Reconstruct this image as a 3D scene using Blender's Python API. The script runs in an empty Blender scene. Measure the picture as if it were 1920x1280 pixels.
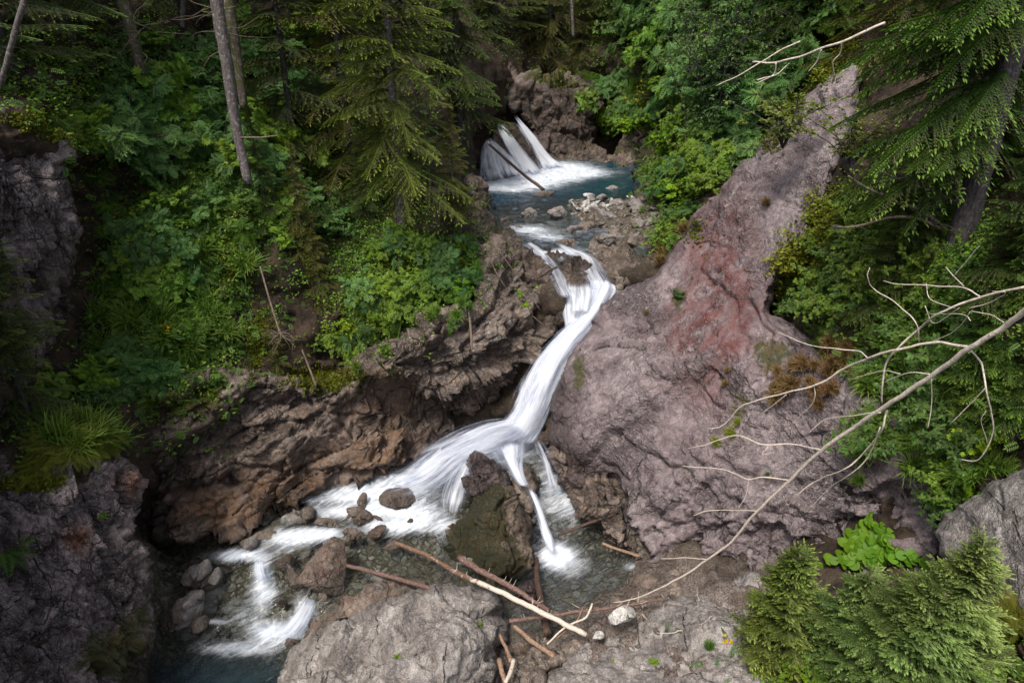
import bpy, math, random
import numpy as np
from mathutils import Vector, Matrix
from mathutils.bvhtree import BVHTree

# ------------------------------------------------------------------ camera, world, sun, exposure
scene = bpy.context.scene
CAMZ, PITCH, F = 14.0, math.radians(26.0), 1300.0
cam_data = bpy.data.cameras.new('camera'); cam = bpy.data.objects.new('camera', cam_data)
scene.collection.objects.link(cam); scene.camera = cam
cam.location = (0, 0, CAMZ); cam.rotation_euler = (math.pi / 2 - PITCH, 0, 0)
cam_data.sensor_width = 36; cam_data.lens = F / 1920 * 36; cam_data.clip_end = 500; cam_data.clip_start = 0.05

SUN_EL, SUN_AZ = math.radians(60), math.radians(208)        # azimuth clockwise from +Y: behind and left of the viewer
world = bpy.data.worlds.new('World'); scene.world = world; world.use_nodes = True
wn = world.node_tree; bg = wn.nodes['Background']
sky = wn.nodes.new('ShaderNodeTexSky'); sky.sky_type = 'NISHITA'; sky.sun_disc = False
sky.sun_elevation = SUN_EL; sky.sun_rotation = SUN_AZ; sky.air_density = 1.0; sky.dust_density = 4.0; sky.ozone_density = 1.0
hsv = wn.nodes.new('ShaderNodeHueSaturation'); hsv.inputs['Saturation'].default_value = .55      # thin cloud: a paler sky
wn.links.new(sky.outputs[0], hsv.inputs['Color']); wn.links.new(hsv.outputs[0], bg.inputs[0]); bg.inputs[1].default_value = 0.14
sl = bpy.data.lights.new('sun', 'SUN'); sl.energy = 2.7; sl.angle = math.radians(11); sl.color = (1.0, 0.93, 0.84)
sun = bpy.data.objects.new('sun', sl); scene.collection.objects.link(sun)
sd = Vector((math.sin(SUN_AZ) * math.cos(SUN_EL), math.cos(SUN_AZ) * math.cos(SUN_EL), math.sin(SUN_EL)))
sun.rotation_euler = sd.to_track_quat('Z', 'Y').to_euler(); sun.location = sd * 60
scene.view_settings.view_transform = 'Standard'; scene.view_settings.look = 'None'
scene.view_settings.exposure = 0.38; scene.view_settings.gamma = 1.0
scene.render.engine = 'CYCLES'
scene.cycles.max_bounces = 6; scene.cycles.diffuse_bounces = 2; scene.cycles.glossy_bounces = 2
scene.cycles.transmission_bounces = 3; scene.cycles.transparent_max_bounces = 16; scene.cycles.use_denoising = True
scene.cycles.caustics_reflective = False; scene.cycles.caustics_refractive = False
try: scene.cycles.denoiser = 'OPENIMAGEDENOISE'
except Exception: pass

# ------------------------------------------------------------------ small helpers
COL = scene.collection
cp, sp_ = math.cos(PITCH), math.sin(PITCH)
CAM = np.array([0, 0, CAMZ])
def ray(px, py):
    u = (np.asarray(px, float) - 960) / F; v = (640 - np.asarray(py, float)) / F
    return np.stack([u, cp + v * sp_, -sp_ + v * cp], -1)
def at(px, py, Y):
    d = ray(px, py); return CAM + d * (np.asarray(Y) / d[..., 1])[..., None]
def atz(px, py, z):
    d = ray(px, py); return CAM + d * ((np.asarray(z) - CAMZ) / d[..., 2])[..., None]
def Yz(py, z): return float(atz(960.0, float(py), z)[1])
def proj(P):
    P = np.asarray(P, float) - CAM
    w = P[..., 1] * cp - P[..., 2] * sp_; v = P[..., 1] * sp_ + P[..., 2] * cp
    return 960 + P[..., 0] / w * F, 640 - v / w * F

rt = np.random.RandomState(7)
PERM = rt.permutation(4096); G3 = rt.normal(size=(4096, 3)); G3 /= np.linalg.norm(G3, axis=1)[:, None]
R3 = rt.rand(4096, 3); D3 = rt.normal(size=(4096, 3)); D3 /= np.linalg.norm(D3, axis=1)[:, None]; R1 = rt.rand(4096)
def hsh(i, j, k): return PERM[(PERM[(PERM[i & 4095] + j) & 4095] + k) & 4095]
def perlin(P):
    i = np.floor(P).astype(np.int64); f = P - i; w = f * f * f * (f * (f * 6 - 15) + 10); out = np.zeros(len(P))
    for a in (0, 1):
        for b in (0, 1):
            for c in (0, 1):
                g = G3[hsh(i[:, 0] + a, i[:, 1] + b, i[:, 2] + c)]
                d = (g * (f - (a, b, c))).sum(1)
                out += d * (w[:, 0] if a else 1 - w[:, 0]) * (w[:, 1] if b else 1 - w[:, 1]) * (w[:, 2] if c else 1 - w[:, 2])
    return out * 1.6
def fbm(P, octv=4, ridge=False):
    s = np.zeros(len(P)); a = 1.0
    for o in range(octv):
        n = perlin(P * 2 ** o + 17.3 * o)
        s += a * ((1 - 2 * np.abs(n)) if ridge else n); a *= 0.5
    return s
def facet(P):
    """blocky broken-stone relief: each cell of a jittered lattice is a tilted flat face"""
    i = np.floor(P).astype(np.int64); best = np.full(len(P), 1e9); sec = np.full(len(P), 1e9)
    val = np.zeros(len(P))
    for a in (-1, 0, 1):
        for b in (-1, 0, 1):
            for c in (-1, 0, 1):
                h = hsh(i[:, 0] + a, i[:, 1] + b, i[:, 2] + c)
                s = i + (a, b, c) + R3[h]; dv = P - s; d = (dv * dv).sum(1)
                v = (R1[h] - .5) * 1.1 + (dv * D3[h]).sum(1) * 1.1
                m = d < best
                sec = np.where(m, best, np.minimum(sec, d)); val = np.where(m, v, val); best = np.where(m, d, best)
    return val, np.sqrt(sec) - np.sqrt(best)
def rotm(ax, ay, az):
    from mathutils import Euler
    return np.array(Euler((math.radians(ax), math.radians(ay), math.radians(az))).to_matrix())

def mesh_np(name, V, Fq, mat, parent=None, attrs=None, smooth=True, uv=None):
    me = bpy.data.meshes.new(name); V = np.asarray(V, np.float32); Fq = np.asarray(Fq, np.int32)
    k = Fq.shape[1]; n = len(Fq)
    me.vertices.add(len(V)); me.vertices.foreach_set('co', V.ravel())
    me.loops.add(n * k); me.loops.foreach_set('vertex_index', Fq.ravel())
    me.polygons.add(n); me.polygons.foreach_set('loop_start', np.arange(0, n * k, k, dtype=np.int32))
    me.polygons.foreach_set('use_smooth', np.full(n, smooth))
    me.update(calc_edges=True); me.validate()
    for kk, a in (attrs or {}).items():
        at_ = me.attributes.new(kk, 'FLOAT', 'POINT'); at_.data.foreach_set('value', np.asarray(a, np.float32))
    me.materials.append(mat)
    o = bpy.data.objects.new(name, me); COL.objects.link(o)
    if parent: o.parent = parent
    return o
def tag(o, label, cat=None, group=None, kind=None):
    o['label'] = label
    if cat: o['category'] = cat
    if group: o['group'] = group
    if kind: o['kind'] = kind
    return o
def empty(name, loc=(0, 0, 0), rz=0):
    o = bpy.data.objects.new(name, None); COL.objects.link(o); o.location = loc; o.rotation_euler = (0, 0, rz)
    o.empty_display_size = .2; return o
def copy_tree(o, parent=None):
    c = o.copy(); COL.objects.link(c)
    for k in ('label', 'category', 'group', 'kind'):
        if parent is None and k in c: del c[k]
    if parent: c.parent = parent
    for ch in KIDS.get(o.name, []): copy_tree(ch, c)
    return c
KIDS = {}
def kid(parent, o):
    KIDS.setdefault(parent.name, []).append(o); o.parent = parent; return o
def norm(v): return v / np.maximum(np.linalg.norm(v, axis=-1, keepdims=True), 1e-9)
def frames(X, up):
    X = norm(X); Yv = norm(np.cross(up, X)); Z = np.cross(X, Yv); return np.stack([X, Yv, Z], -1)
def stamp(TV, TF, pos, R, S):
    S = np.asarray(S, float); S = S[:, None] * np.ones(3) if S.ndim == 1 else S
    V = np.einsum('nij,nkj->nki', R, TV[None] * S[:, None]) + pos[:, None]
    Fo = TF[None] + (np.arange(len(pos)) * len(TV))[:, None, None]
    return V.reshape(-1, 3), Fo.reshape(-1, TF.shape[1])
def cr(pts, n):
    """smooth curve through points (any width), n samples"""
    P = np.asarray(pts, float)
    if len(P) == 2: t = np.linspace(0, 1, n)[:, None]; return P[0] * (1 - t) + P[1] * t
    Q = np.vstack([2 * P[0] - P[1], P, 2 * P[-1] - P[-2]]); t = np.linspace(0, len(P) - 1 - 1e-6, n)
    i = t.astype(int); f = (t - i)[:, None]; a, b, c, d = Q[i], Q[i + 1], Q[i + 2], Q[i + 3]
    return .5 * (2 * b + (c - a) * f + (2 * a - 5 * b + 4 * c - d) * f ** 2 + (3 * b - a - 3 * c + d) * f ** 3)
def tube(P, r, k=6, rough=0, seed=0, cap=True):
    P = np.asarray(P, float); n = len(P); r = np.ones(n) * r
    T = norm(np.gradient(P, axis=0)); up = np.tile([0.13, 0.21, 0.97], (n, 1)); up[np.abs(T[:, 2]) > .9] = [1, 0.1, 0]
    if (np.abs(T[:, 2]) > .9).any(): up[:] = [1, 0.12, 0.05] if abs(T[:, 2]).mean() > .6 else up[0]
    A = norm(np.cross(T, up)); B = np.cross(T, A); th = np.arange(k) * 2 * math.pi / k
    rr = r[:, None] * np.ones((n, k))
    V = P[:, None] + rr[..., None] * (A[:, None] * np.cos(th)[None, :, None] + B[:, None] * np.sin(th)[None, :, None])
    if rough: 
        d = norm(V - P[:, None]); nn = fbm((V.reshape(-1, 3) + seed) * 6, 3).reshape(n, k); V = V + d * (nn * rough)[..., None] * r[:, None, None]
    V = V.reshape(-1, 3); i = np.arange(n - 1)[:, None] * k; j = np.arange(k)[None]; j2 = (j + 1) % k
    Fq = np.stack([i + j, i + j2, i + k + j2, i + k + j], -1).reshape(-1, 4)
    if cap:
        V = np.vstack([V, P[:1], P[-1:]]); c0, c1 = n * k, n * k + 1; jj = np.arange(k); b = (n - 1) * k
        Fq = np.vstack([Fq, np.stack([jj[::2], np.full(len(jj[::2]), c0), (jj[::2] + 2) % k, (jj[::2] + 1) % k], -1),
                        np.stack([b + jj[::2], b + (jj[::2] + 1) % k, b + (jj[::2] + 2) % k, np.full(len(jj[::2]), c1)], -1)])
    return V, Fq
def join(parts):
    V, Fq, o = [], [], 0
    for v, f in parts: V.append(v); Fq.append(np.asarray(f) + o); o += len(v)
    return np.vstack(V), np.vstack(Fq)

def rbf(ctrl, c=60.0):
    C = np.array([(p[0], p[1]) for p in ctrl], float); y = np.array([p[2] for p in ctrl], float)
    ker = lambda A: np.sqrt(((A[:, None] - C[None]) ** 2).sum(-1) + c * c)
    K = np.zeros((len(C) + 3, len(C) + 3)); K[:-3, :-3] = -ker(C); Q = np.c_[np.ones(len(C)), C / 1000]
    K[:-3, -3:] = Q; K[-3:, :-3] = Q.T; w = np.linalg.solve(K + np.diag([1e-6] * len(C) + [0] * 3), np.r_[y, 0, 0, 0])
    def ev(px, py):
        sh = np.shape(px); A = np.c_[np.ravel(px), np.ravel(py)].astype(float); out = np.zeros(len(A))
        for s in range(0, len(A), 20000):
            a = A[s:s + 20000]; out[s:s + 20000] = -ker(a) @ w[:-3] + np.c_[np.ones(len(a)), a / 1000] @ w[-3:]
        return out.reshape(sh)
    return ev
def ctrl_pts(rows):
    """(px, py, Y) or (px, py, 'z', height)"""
    return [(r[0], r[1], r[2]) if r[2] != 'z' else (r[0], r[1], Yz(r[1], r[3])) for r in rows]
def blobs(px, py, L):
    s = np.zeros(np.shape(px))
    for x, y, rx, ry, v in L:
        s = s + v * np.exp(-(((px - x) / rx) ** 2 + ((py - y) / ry) ** 2) * 1.2)
    return s
def grid_faces(nx, ny):
    a = (np.arange(ny - 1)[:, None] * nx + np.arange(nx - 1)[None]).ravel()
    return np.stack([a, a + 1, a + nx + 1, a + nx], -1)
def grid_normals(V, nx, ny):
    G = V.reshape(ny, nx, 3); n = np.cross(np.gradient(G, axis=1), np.gradient(G, axis=0)); n = norm(n)
    s = np.sign((n * (CAM - G)).sum(-1, keepdims=True)); return (n * s).reshape(-1, 3)

# ------------------------------------------------------------------ materials
def new_mat(name):
    m = bpy.data.materials.new(name); m.use_nodes = True; nt = m.node_tree
    for n in list(nt.nodes): nt.nodes.remove(n)
    out = nt.nodes.new('ShaderNodeOutputMaterial'); return m, nt, out
class NT:
    def __init__(s, nt): s.nt = nt
    def n(s, t, **k):
        x = s.nt.nodes.new('ShaderNode' + t)
        for a, b in k.items():
            if a in ('default',): continue
            setattr(x, a, b)
        return x
    def set(s, sock, v):
        if hasattr(v, 'links') or isinstance(v, bpy.types.NodeSocket): s.nt.links.new(v, sock)
        elif isinstance(v, (tuple, list)) and len(v) == 3 and sock.type == 'RGBA': sock.default_value = (*v, 1)
        else: sock.default_value = v
    def geo(s): return s.n('NewGeometry').outputs['Position']
    def obj(s): return s.n('TexCoord').outputs['Object']
    def attr(s, a): return s.n('Attribute', attribute_name=a).outputs['Fac']
    def math(s, op, a, b=0.0, c=0.0, clamp=False):
        x = s.n('Math', operation=op, use_clamp=clamp); s.set(x.inputs[0], a); s.set(x.inputs[1], b); s.set(x.inputs[2], c); return x.outputs[0]
    def vmul(s, v, k):
        x = s.n('Mapping'); s.set(x.inputs[0], v); x.inputs['Scale'].default_value = k if isinstance(k, (tuple, list)) else (k, k, k); return x.outputs[0]
    def vmap(s, v, sc, rot=(0, 0, 0)):
        x = s.n('Mapping', vector_type='TEXTURE'); s.set(x.inputs[0], v); x.inputs['Rotation'].default_value = [math.radians(r) for r in rot]
        x.inputs['Scale'].default_value = [1 / q for q in sc]; return x.outputs[0]
    def noise(s, v, sc, det=4, rough=.55, dist=0.0, out='Fac'):
        x = s.n('TexNoise'); s.set(x.inputs['Vector'], v); x.inputs['Scale'].default_value = sc; x.inputs['Detail'].default_value = det
        x.inputs['Roughness'].default_value = rough; x.inputs['Distortion'].default_value = dist; return x.outputs[out]
    def vor(s, v, sc, feat='F1', out='Distance', rnd=1.0):
        x = s.n('TexVoronoi', feature=feat); s.set(x.inputs['Vector'], v); x.inputs['Scale'].default_value = sc
        x.inputs['Randomness'].default_value = rnd; return x.outputs[out]
    def ramp(s, f, a, b):
        """smoothstep a..b -> 0..1"""
        x = s.n('MapRange', interpolation_type='SMOOTHSTEP'); s.set(x.inputs[0], f); x.inputs[1].default_value = a; x.inputs[2].default_value = b; return x.outputs[0]
    def lin(s, f, a, b, c=0., d=1.):
        x = s.n('MapRange'); s.set(x.inputs[0], f); 
        for i, q in enumerate((a, b, c, d)): x.inputs[1 + i].default_value = q
        return x.outputs[0]
    def mix(s, f, a, b, mode='MIX'):
        x = s.n('Mix', data_type='RGBA', blend_type=mode); s.set(x.inputs[0], f); s.set(x.inputs[6], a); s.set(x.inputs[7], b); return x.outputs[2]
    def bump(s, h, st=.5, dist=.05, nrm=None):
        x = s.n('Bump'); s.set(x.inputs['Height'], h); x.inputs['Strength'].default_value = st; x.inputs['Distance'].default_value = dist
        if nrm: s.set(x.inputs['Normal'], nrm)
        return x.outputs[0]
    def bsdf(s, col, rough=.7, nrm=None, spec=.4, **k):
        x = s.n('BsdfPrincipled'); s.set(x.inputs['Base Color'], col); s.set(x.inputs['Roughness'], rough); s.set(x.inputs['Specular IOR Level'], spec)
        if nrm: s.set(x.inputs['Normal'], nrm)
        return x.outputs[0]

def rock_mat(name, a, b, c, lichen=.3, crack=1.0, grain=1.0, stretch=(1, 1, 1), rot=(0, 0, 0), moss=(.045, .055, .012), wetc=.35, scale=1.0, red=(.16, .05, .045), joints=(((0, 30, 20), 1.1), ((20, -50, 0), .8)), jamp=.6):
    """a, b: main tones, c: warm stain; attributes moss / red / wet / lich on the mesh steer where growth, iron stain, wet, painted undercut shade and lichen lie"""
    m, nt, out = new_mat(name); N = NT(nt); P = N.obj()
    W = N.vmap(P, stretch, rot)
    dist = N.n('VectorMath', operation='MULTIPLY_ADD'); N.set(dist.inputs[0], N.noise(P, 1.3 * scale, 3, out='Color')); dist.inputs[1].default_value = (.5, .5, .5); N.set(dist.inputs[2], W)
    Wd = dist.outputs[0]
    n1 = N.noise(W, .9 * scale, 6, .6, .6); n2 = N.noise(Wd, 5 * scale, 6, .65); n3 = N.noise(P, 38, 4, .7)
    col = N.mix(N.ramp(n1, .32, .68), a, b); col = N.mix(N.math('MULTIPLY', N.ramp(n2, .5, .72), .7), col, c)
    spk = N.math('MULTIPLY', N.lin(n3, .3, .7, .5, 1.5), N.lin(N.noise(Wd, 13, 5, .7), .3, .7, .75, 1.25)); col = N.mix(1.0, col, spk, 'MULTIPLY')
    cell = N.n('TexVoronoi', feature='F1'); N.set(cell.inputs['Vector'], Wd); cell.inputs['Scale'].default_value = 2.6 * scale; cs = N.n('SeparateColor'); N.set(cs.inputs[0], cell.outputs['Color'])
    col = N.mix(1.0, col, N.lin(cs.outputs[0], 0, 1, 1 - .28 * crack, 1 + .22 * crack), 'MULTIPLY')
    blot = N.noise(N.vmap(P, (1.6, .8, .8), (0, rot[1] + 20, 0)), 2.6, 7, .72, 1.5); col = N.mix(1.0, col, N.lin(blot, .36, .64, .62, 1.35), 'MULTIPLY')
    e1 = N.vor(Wd, 1.1 * scale, 'DISTANCE_TO_EDGE'); e2 = N.vor(Wd, 3.7 * scale, 'DISTANCE_TO_EDGE')
    k1 = N.ramp(e1, .0, .035); k2 = N.ramp(e2, 0, .05)
    crk = N.math('MULTIPLY', k1, N.lin(k2, 0, 1, .55, 1)); gate = N.ramp(N.noise(P, .8 * scale, 3), .42, .6)
    crk = N.math('MAXIMUM', crk, N.math('SUBTRACT', 1.0, N.math('MULTIPLY', gate, crack)))
    steps = None
    for ji, (jr, jk) in enumerate(joints):
        sx = N.n('SeparateXYZ'); N.set(sx.inputs[0], N.vmap(P, (jk, jk, jk), jr)); x = N.math('ADD', sx.outputs[0], N.math('ADD', N.math('MULTIPLY', N.noise(P, .4, 1), .7), N.math('MULTIPLY', N.noise(P, 4, 4, .65), .07)))
        fr = N.math('FRACT', x); ln = N.ramp(N.math('ABSOLUTE', N.math('SUBTRACT', fr, .5)), 0.002, .008 + .012 * jk); g = N.math('MULTIPLY', N.ramp(N.noise(N.vmul(P, 1 + ji * .3), .45, 3, .6), .48, .54), N.lin(N.noise(P, 7, 3, .7), .35, .6, .25, 1.0))
        crk = N.math('MINIMUM', crk, N.math('SUBTRACT', 1.0, N.math('MULTIPLY', N.math('SUBTRACT', 1.0, ln), g)))
        st = N.math('MULTIPLY', N.math('FRACT', N.math('ADD', x, .5)), jamp); st = N.math('MULTIPLY', st, g); steps = st if steps is None else N.math('ADD', steps, st)
    rd = N.math('MULTIPLY', N.attr('red'), N.ramp(N.noise(Wd, 2.2, 6, .7), .34, .62), clamp=True)
    col = N.mix(rd, col, red)
    col = N.mix(N.math('SUBTRACT', 1.0, crk), col, (.018, .014, .012))
    # lichen: pale crusty spots
    l1 = N.ramp(N.noise(P, 7, 6, .75), .58, .66); l2 = N.ramp(N.noise(P, 1.1, 3), .42, .62); l3 = N.ramp(N.noise(P, 26, 3, .65), .59, .66)
    ll = N.math('MULTIPLY', N.math('MAXIMUM', N.math('MULTIPLY', l1, l2), N.math('MULTIPLY', l3, .8)), N.math('ADD', N.attr('lich'), lichen), clamp=True)
    col = N.mix(ll, col, (.42, .41, .39))
    wet = N.attr('wet'); wcol = N.mix(wet, (1, 1, 1), (wetc, wetc * .9, wetc * .85)); col = N.mix(1.0, col, wcol, 'MULTIPLY')
    # moss where the attribute says, and a little on level ledges
    nz = N.n('SeparateXYZ'); N.set(nz.inputs[0], N.n('NewGeometry').outputs['Normal'])
    mm = N.math('ADD', N.math('MULTIPLY', N.attr('moss'), 1.0), N.math('MULTIPLY', N.noise(P, 3.2, 5, .7), .9))
    mm = N.math('MULTIPLY', N.ramp(mm, .78, .95), N.lin(N.noise(P, 20, 4, .7), .35, .6, .45, 1.0), clamp=True)
    mcol = N.mix(N.noise(P, 5, 4), moss, tuple(q * 2.0 for q in moss)); mcol = N.mix(N.ramp(N.noise(P, 1.7, 3), .45, .65), mcol, (moss[0] * 2.6, moss[1] * 1.7, moss[2]))
    col = N.mix(mm, col, mcol)
    h = N.math('ADD', N.math('MULTIPLY', crk, .9), steps); h = N.math('ADD', h, N.math('MULTIPLY', n2, .38)); h = N.math('ADD', h, N.math('MULTIPLY', n3, .28 * grain))
    h = N.math('ADD', h, N.math('MULTIPLY', N.noise(P, 90, 2, .6), .12 * grain)); h = N.math('ADD', h, N.math('MULTIPLY', N.noise(Wd, 14, 4, .7), .4 * grain))
    h = N.math('ADD', h, N.math('MULTIPLY', mm, N.math('MULTIPLY', N.noise(P, 45, 3), .9)))
    bp = N.bump(h, 1.0, .07)
    rough = N.math('SUBTRACT', .78, N.math('MULTIPLY', wet, N.math('SUBTRACT', .5, N.math('MULTIPLY', mm, .45)))); 
    nt.links.new(N.bsdf(col, rough, bp, .4), out.inputs[0]); return m

def leaf_mat(name, dark, lite, tip=None, trans=.3, rough=.55, var=.35):
    """attributes: c random per leaf, t 0 at the base to 1 at the tip"""
    m, nt, out = new_mat(name); N = NT(nt)
    oi = N.n('ObjectInfo').outputs['Random']
    f = N.math('ADD', N.attr('c'), N.math('MULTIPLY', N.math('SUBTRACT', oi, .5), var), clamp=True)
    f = N.math('MULTIPLY', f, N.lin(N.noise(N.geo(), .9, 3), .3, .7, .45, 1.3), clamp=True)
    col = N.mix(f, dark, lite)
    if tip: col = N.mix(N.math('MULTIPLY', N.ramp(N.attr('t'), .35, 1.0), N.math('ADD', N.math('MULTIPLY', f, .7), .3)), col, tip)
    hs = N.n('HueSaturation'); hs.inputs['Saturation'].default_value = 1.06; hs.inputs['Value'].default_value = 1.04; N.set(hs.inputs['Color'], col); N.set(hs.inputs['Hue'], N.lin(N.noise(N.geo(), .35, 2), .3, .7, .482, .52)); col = hs.outputs[0]
    b = N.bsdf(col, rough, None, .25); t = N.n('BsdfTranslucent'); N.set(t.inputs[0], N.mix(1.0, col, (1.1, 1.25, .55), 'MULTIPLY'))
    mx = N.n('MixShader'); mx.inputs[0].default_value = trans; nt.links.new(b, mx.inputs[1]); nt.links.new(t.outputs[0], mx.inputs[2]); nt.links.new(mx.outputs[0], out.inputs[0]); return m
def bark_mat(name, a, b, lich=(.35, .36, .33), la=.5, sc=1.0, mossy=0.0):
    m, nt, out = new_mat(name); N = NT(nt); P = N.obj()
    n = N.noise(N.vmul(P, (1, 1, .3)), 22 * sc, 5, .7); l = N.ramp(N.noise(P, 13 * sc, 4, .6), .56, .64)
    col = N.mix(N.ramp(n, .35, .65), a, b); col = N.mix(N.math('MULTIPLY', l, la), col, lich)
    if mossy: col = N.mix(N.math('MULTIPLY', N.ramp(N.noise(P, 3, 4), .45, .6), mossy), col, (.05, .06, .015))
    nt.links.new(N.bsdf(col, .85, N.bump(n, .8, .02), .2), out.inputs[0]); return m
# ------------------------------------------------------------------ rock and soil materials
M = {}
M['slab'] = rock_mat('slab_stone', (.15, .113, .12), (.265, .22, .225), (.165, .125, .115), lichen=.40, crack=.10, grain=1.0, stretch=(1, 1, .55), rot=(0, 35, 0), scale=.8, joints=(((0, 42, 10), .34), ((0, -52, 0), .27), ((0, 80, 30), .4)), jamp=1.6, red=(.15, .052, .048))
M['cliff'] = rock_mat('cliff_stone', (.055, .038, .030), (.22, .175, .15), (.30, .20, .12), lichen=.25, crack=.9, stretch=(.6, .8, 1.5), rot=(0, -22, 0), wetc=.4, scale=1.0, joints=(((0, 115, 0), 1.0), ((0, 20, 30), .6)), jamp=.9, red=(.27, .155, .085))
M['dark'] = rock_mat('dark_stone', (.06, .044, .044), (.29, .235, .235), (.16, .12, .11), lichen=.55, crack=.95, stretch=(1.5, 1.5, .5), rot=(0, -4, 0), scale=1.1, red=(.25, .10, .05), joints=(((0, 4, 0), 1.6), ((0, 80, 0), .9), ((0, 95, 20), 1.9)), jamp=.8)
M['grey'] = rock_mat('grey_stone', (.18, .16, .15), (.36, .33, .31), (.24, .19, .15), lichen=.35, crack=.3, stretch=(1, 1, 1), scale=1.2)
M['brown'] = rock_mat('brown_stone', (.14, .115, .095), (.29, .24, .20), (.30, .20, .13), lichen=.2, crack=.5, scale=1.4, wetc=.5)
M['mossrock'] = rock_mat('mossy_boulder_stone', (.07, .052, .038), (.20, .155, .12), (.24, .17, .11), lichen=.25, crack=.4, scale=1.3, moss=(.016, .020, .004), wetc=.4)
M['white'] = rock_mat('white_stone', (.50, .48, .45), (.66, .64, .60), (.5, .45, .40), lichen=.1, crack=.1, scale=2)
def soil_mat():
    m, nt, out = new_mat('forest_soil'); N = NT(nt); P = N.obj()
    n1 = N.noise(P, 1.5, 6, .65); n2 = N.noise(P, 12, 5, .7)
    col = N.mix(N.ramp(n1, .35, .65), (.022, .016, .011), (.065, .045, .030)); col = N.mix(N.ramp(n2, .55, .7), col, (.11, .08, .055))
    mm = N.ramp(N.math('ADD', N.attr('moss'), N.math('MULTIPLY', N.noise(P, 2.3, 5, .7), .9)), .75, 1.0)
    mc = N.mix(N.ramp(N.noise(P, 6, 5, .7), .35, .65), (.016, .024, .006), (.055, .062, .012)); col = N.mix(mm, col, mc)
    # stream bed: sorted stones
    wp_ = N.n('VectorMath', operation='MULTIPLY_ADD'); N.set(wp_.inputs[0], N.noise(P, 3, 4, .7, out='Color')); wp_.inputs[1].default_value = (.35, .35, .35); N.set(wp_.inputs[2], P); WP = wp_.outputs[0]
    vv = N.n('TexVoronoi', feature='F1'); N.set(vv.inputs['Vector'], WP); vv.inputs['Scale'].default_value = 4.6
    vc = N.n('TexVoronoi', feature='DISTANCE_TO_EDGE'); N.set(vc.inputs['Vector'], WP); vc.inputs['Scale'].default_value = 4.6
    sc = N.n('SeparateColor'); N.set(sc.inputs[0], vv.outputs['Color'])
    sc1 = N.mix(sc.outputs[0], (.17, .14, .105), (.38, .35, .30)); sc1 = N.mix(N.ramp(vc.outputs[0], 0, .16), N.mix(N.ramp(n1, .3, .7), (.05, .038, .03), (.13, .10, .075)), sc1)
    sc1 = N.mix(1.0, sc1, N.lin(n2, .3, .7, .6, 1.4), 'MULTIPLY'); sc1 = N.mix(N.ramp(N.noise(P, 2.0, 5, .7), .38, .58), sc1, N.mix(N.ramp(N.noise(P, 9, 6, .75), .35, .65), (.07, .055, .04), (.24, .205, .165)))
    bed = N.attr('bed'); col = N.mix(bed, col, sc1)
    # bare stony ground of the near bank
    gr = N.attr('bare'); gc = N.mix(N.ramp(N.noise(P, 3, 6, .7), .35, .65), (.15, .115, .095), (.31, .265, .24)); gc = N.mix(N.ramp(N.noise(P, 25, 4, .7), .35, .6), (.07, .05, .04), gc); col = N.mix(gr, col, gc)
    h = N.math('ADD', N.math('MULTIPLY', n2, 1.0), N.math('MULTIPLY', N.ramp(vc.outputs[0], 0, .2), N.math('MULTIPLY', bed, 1.6)))
    nt.links.new(N.bsdf(col, .85, N.bump(h, .9, .08), .25), out.inputs[0]); return m
M['soil'] = soil_mat()

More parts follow.
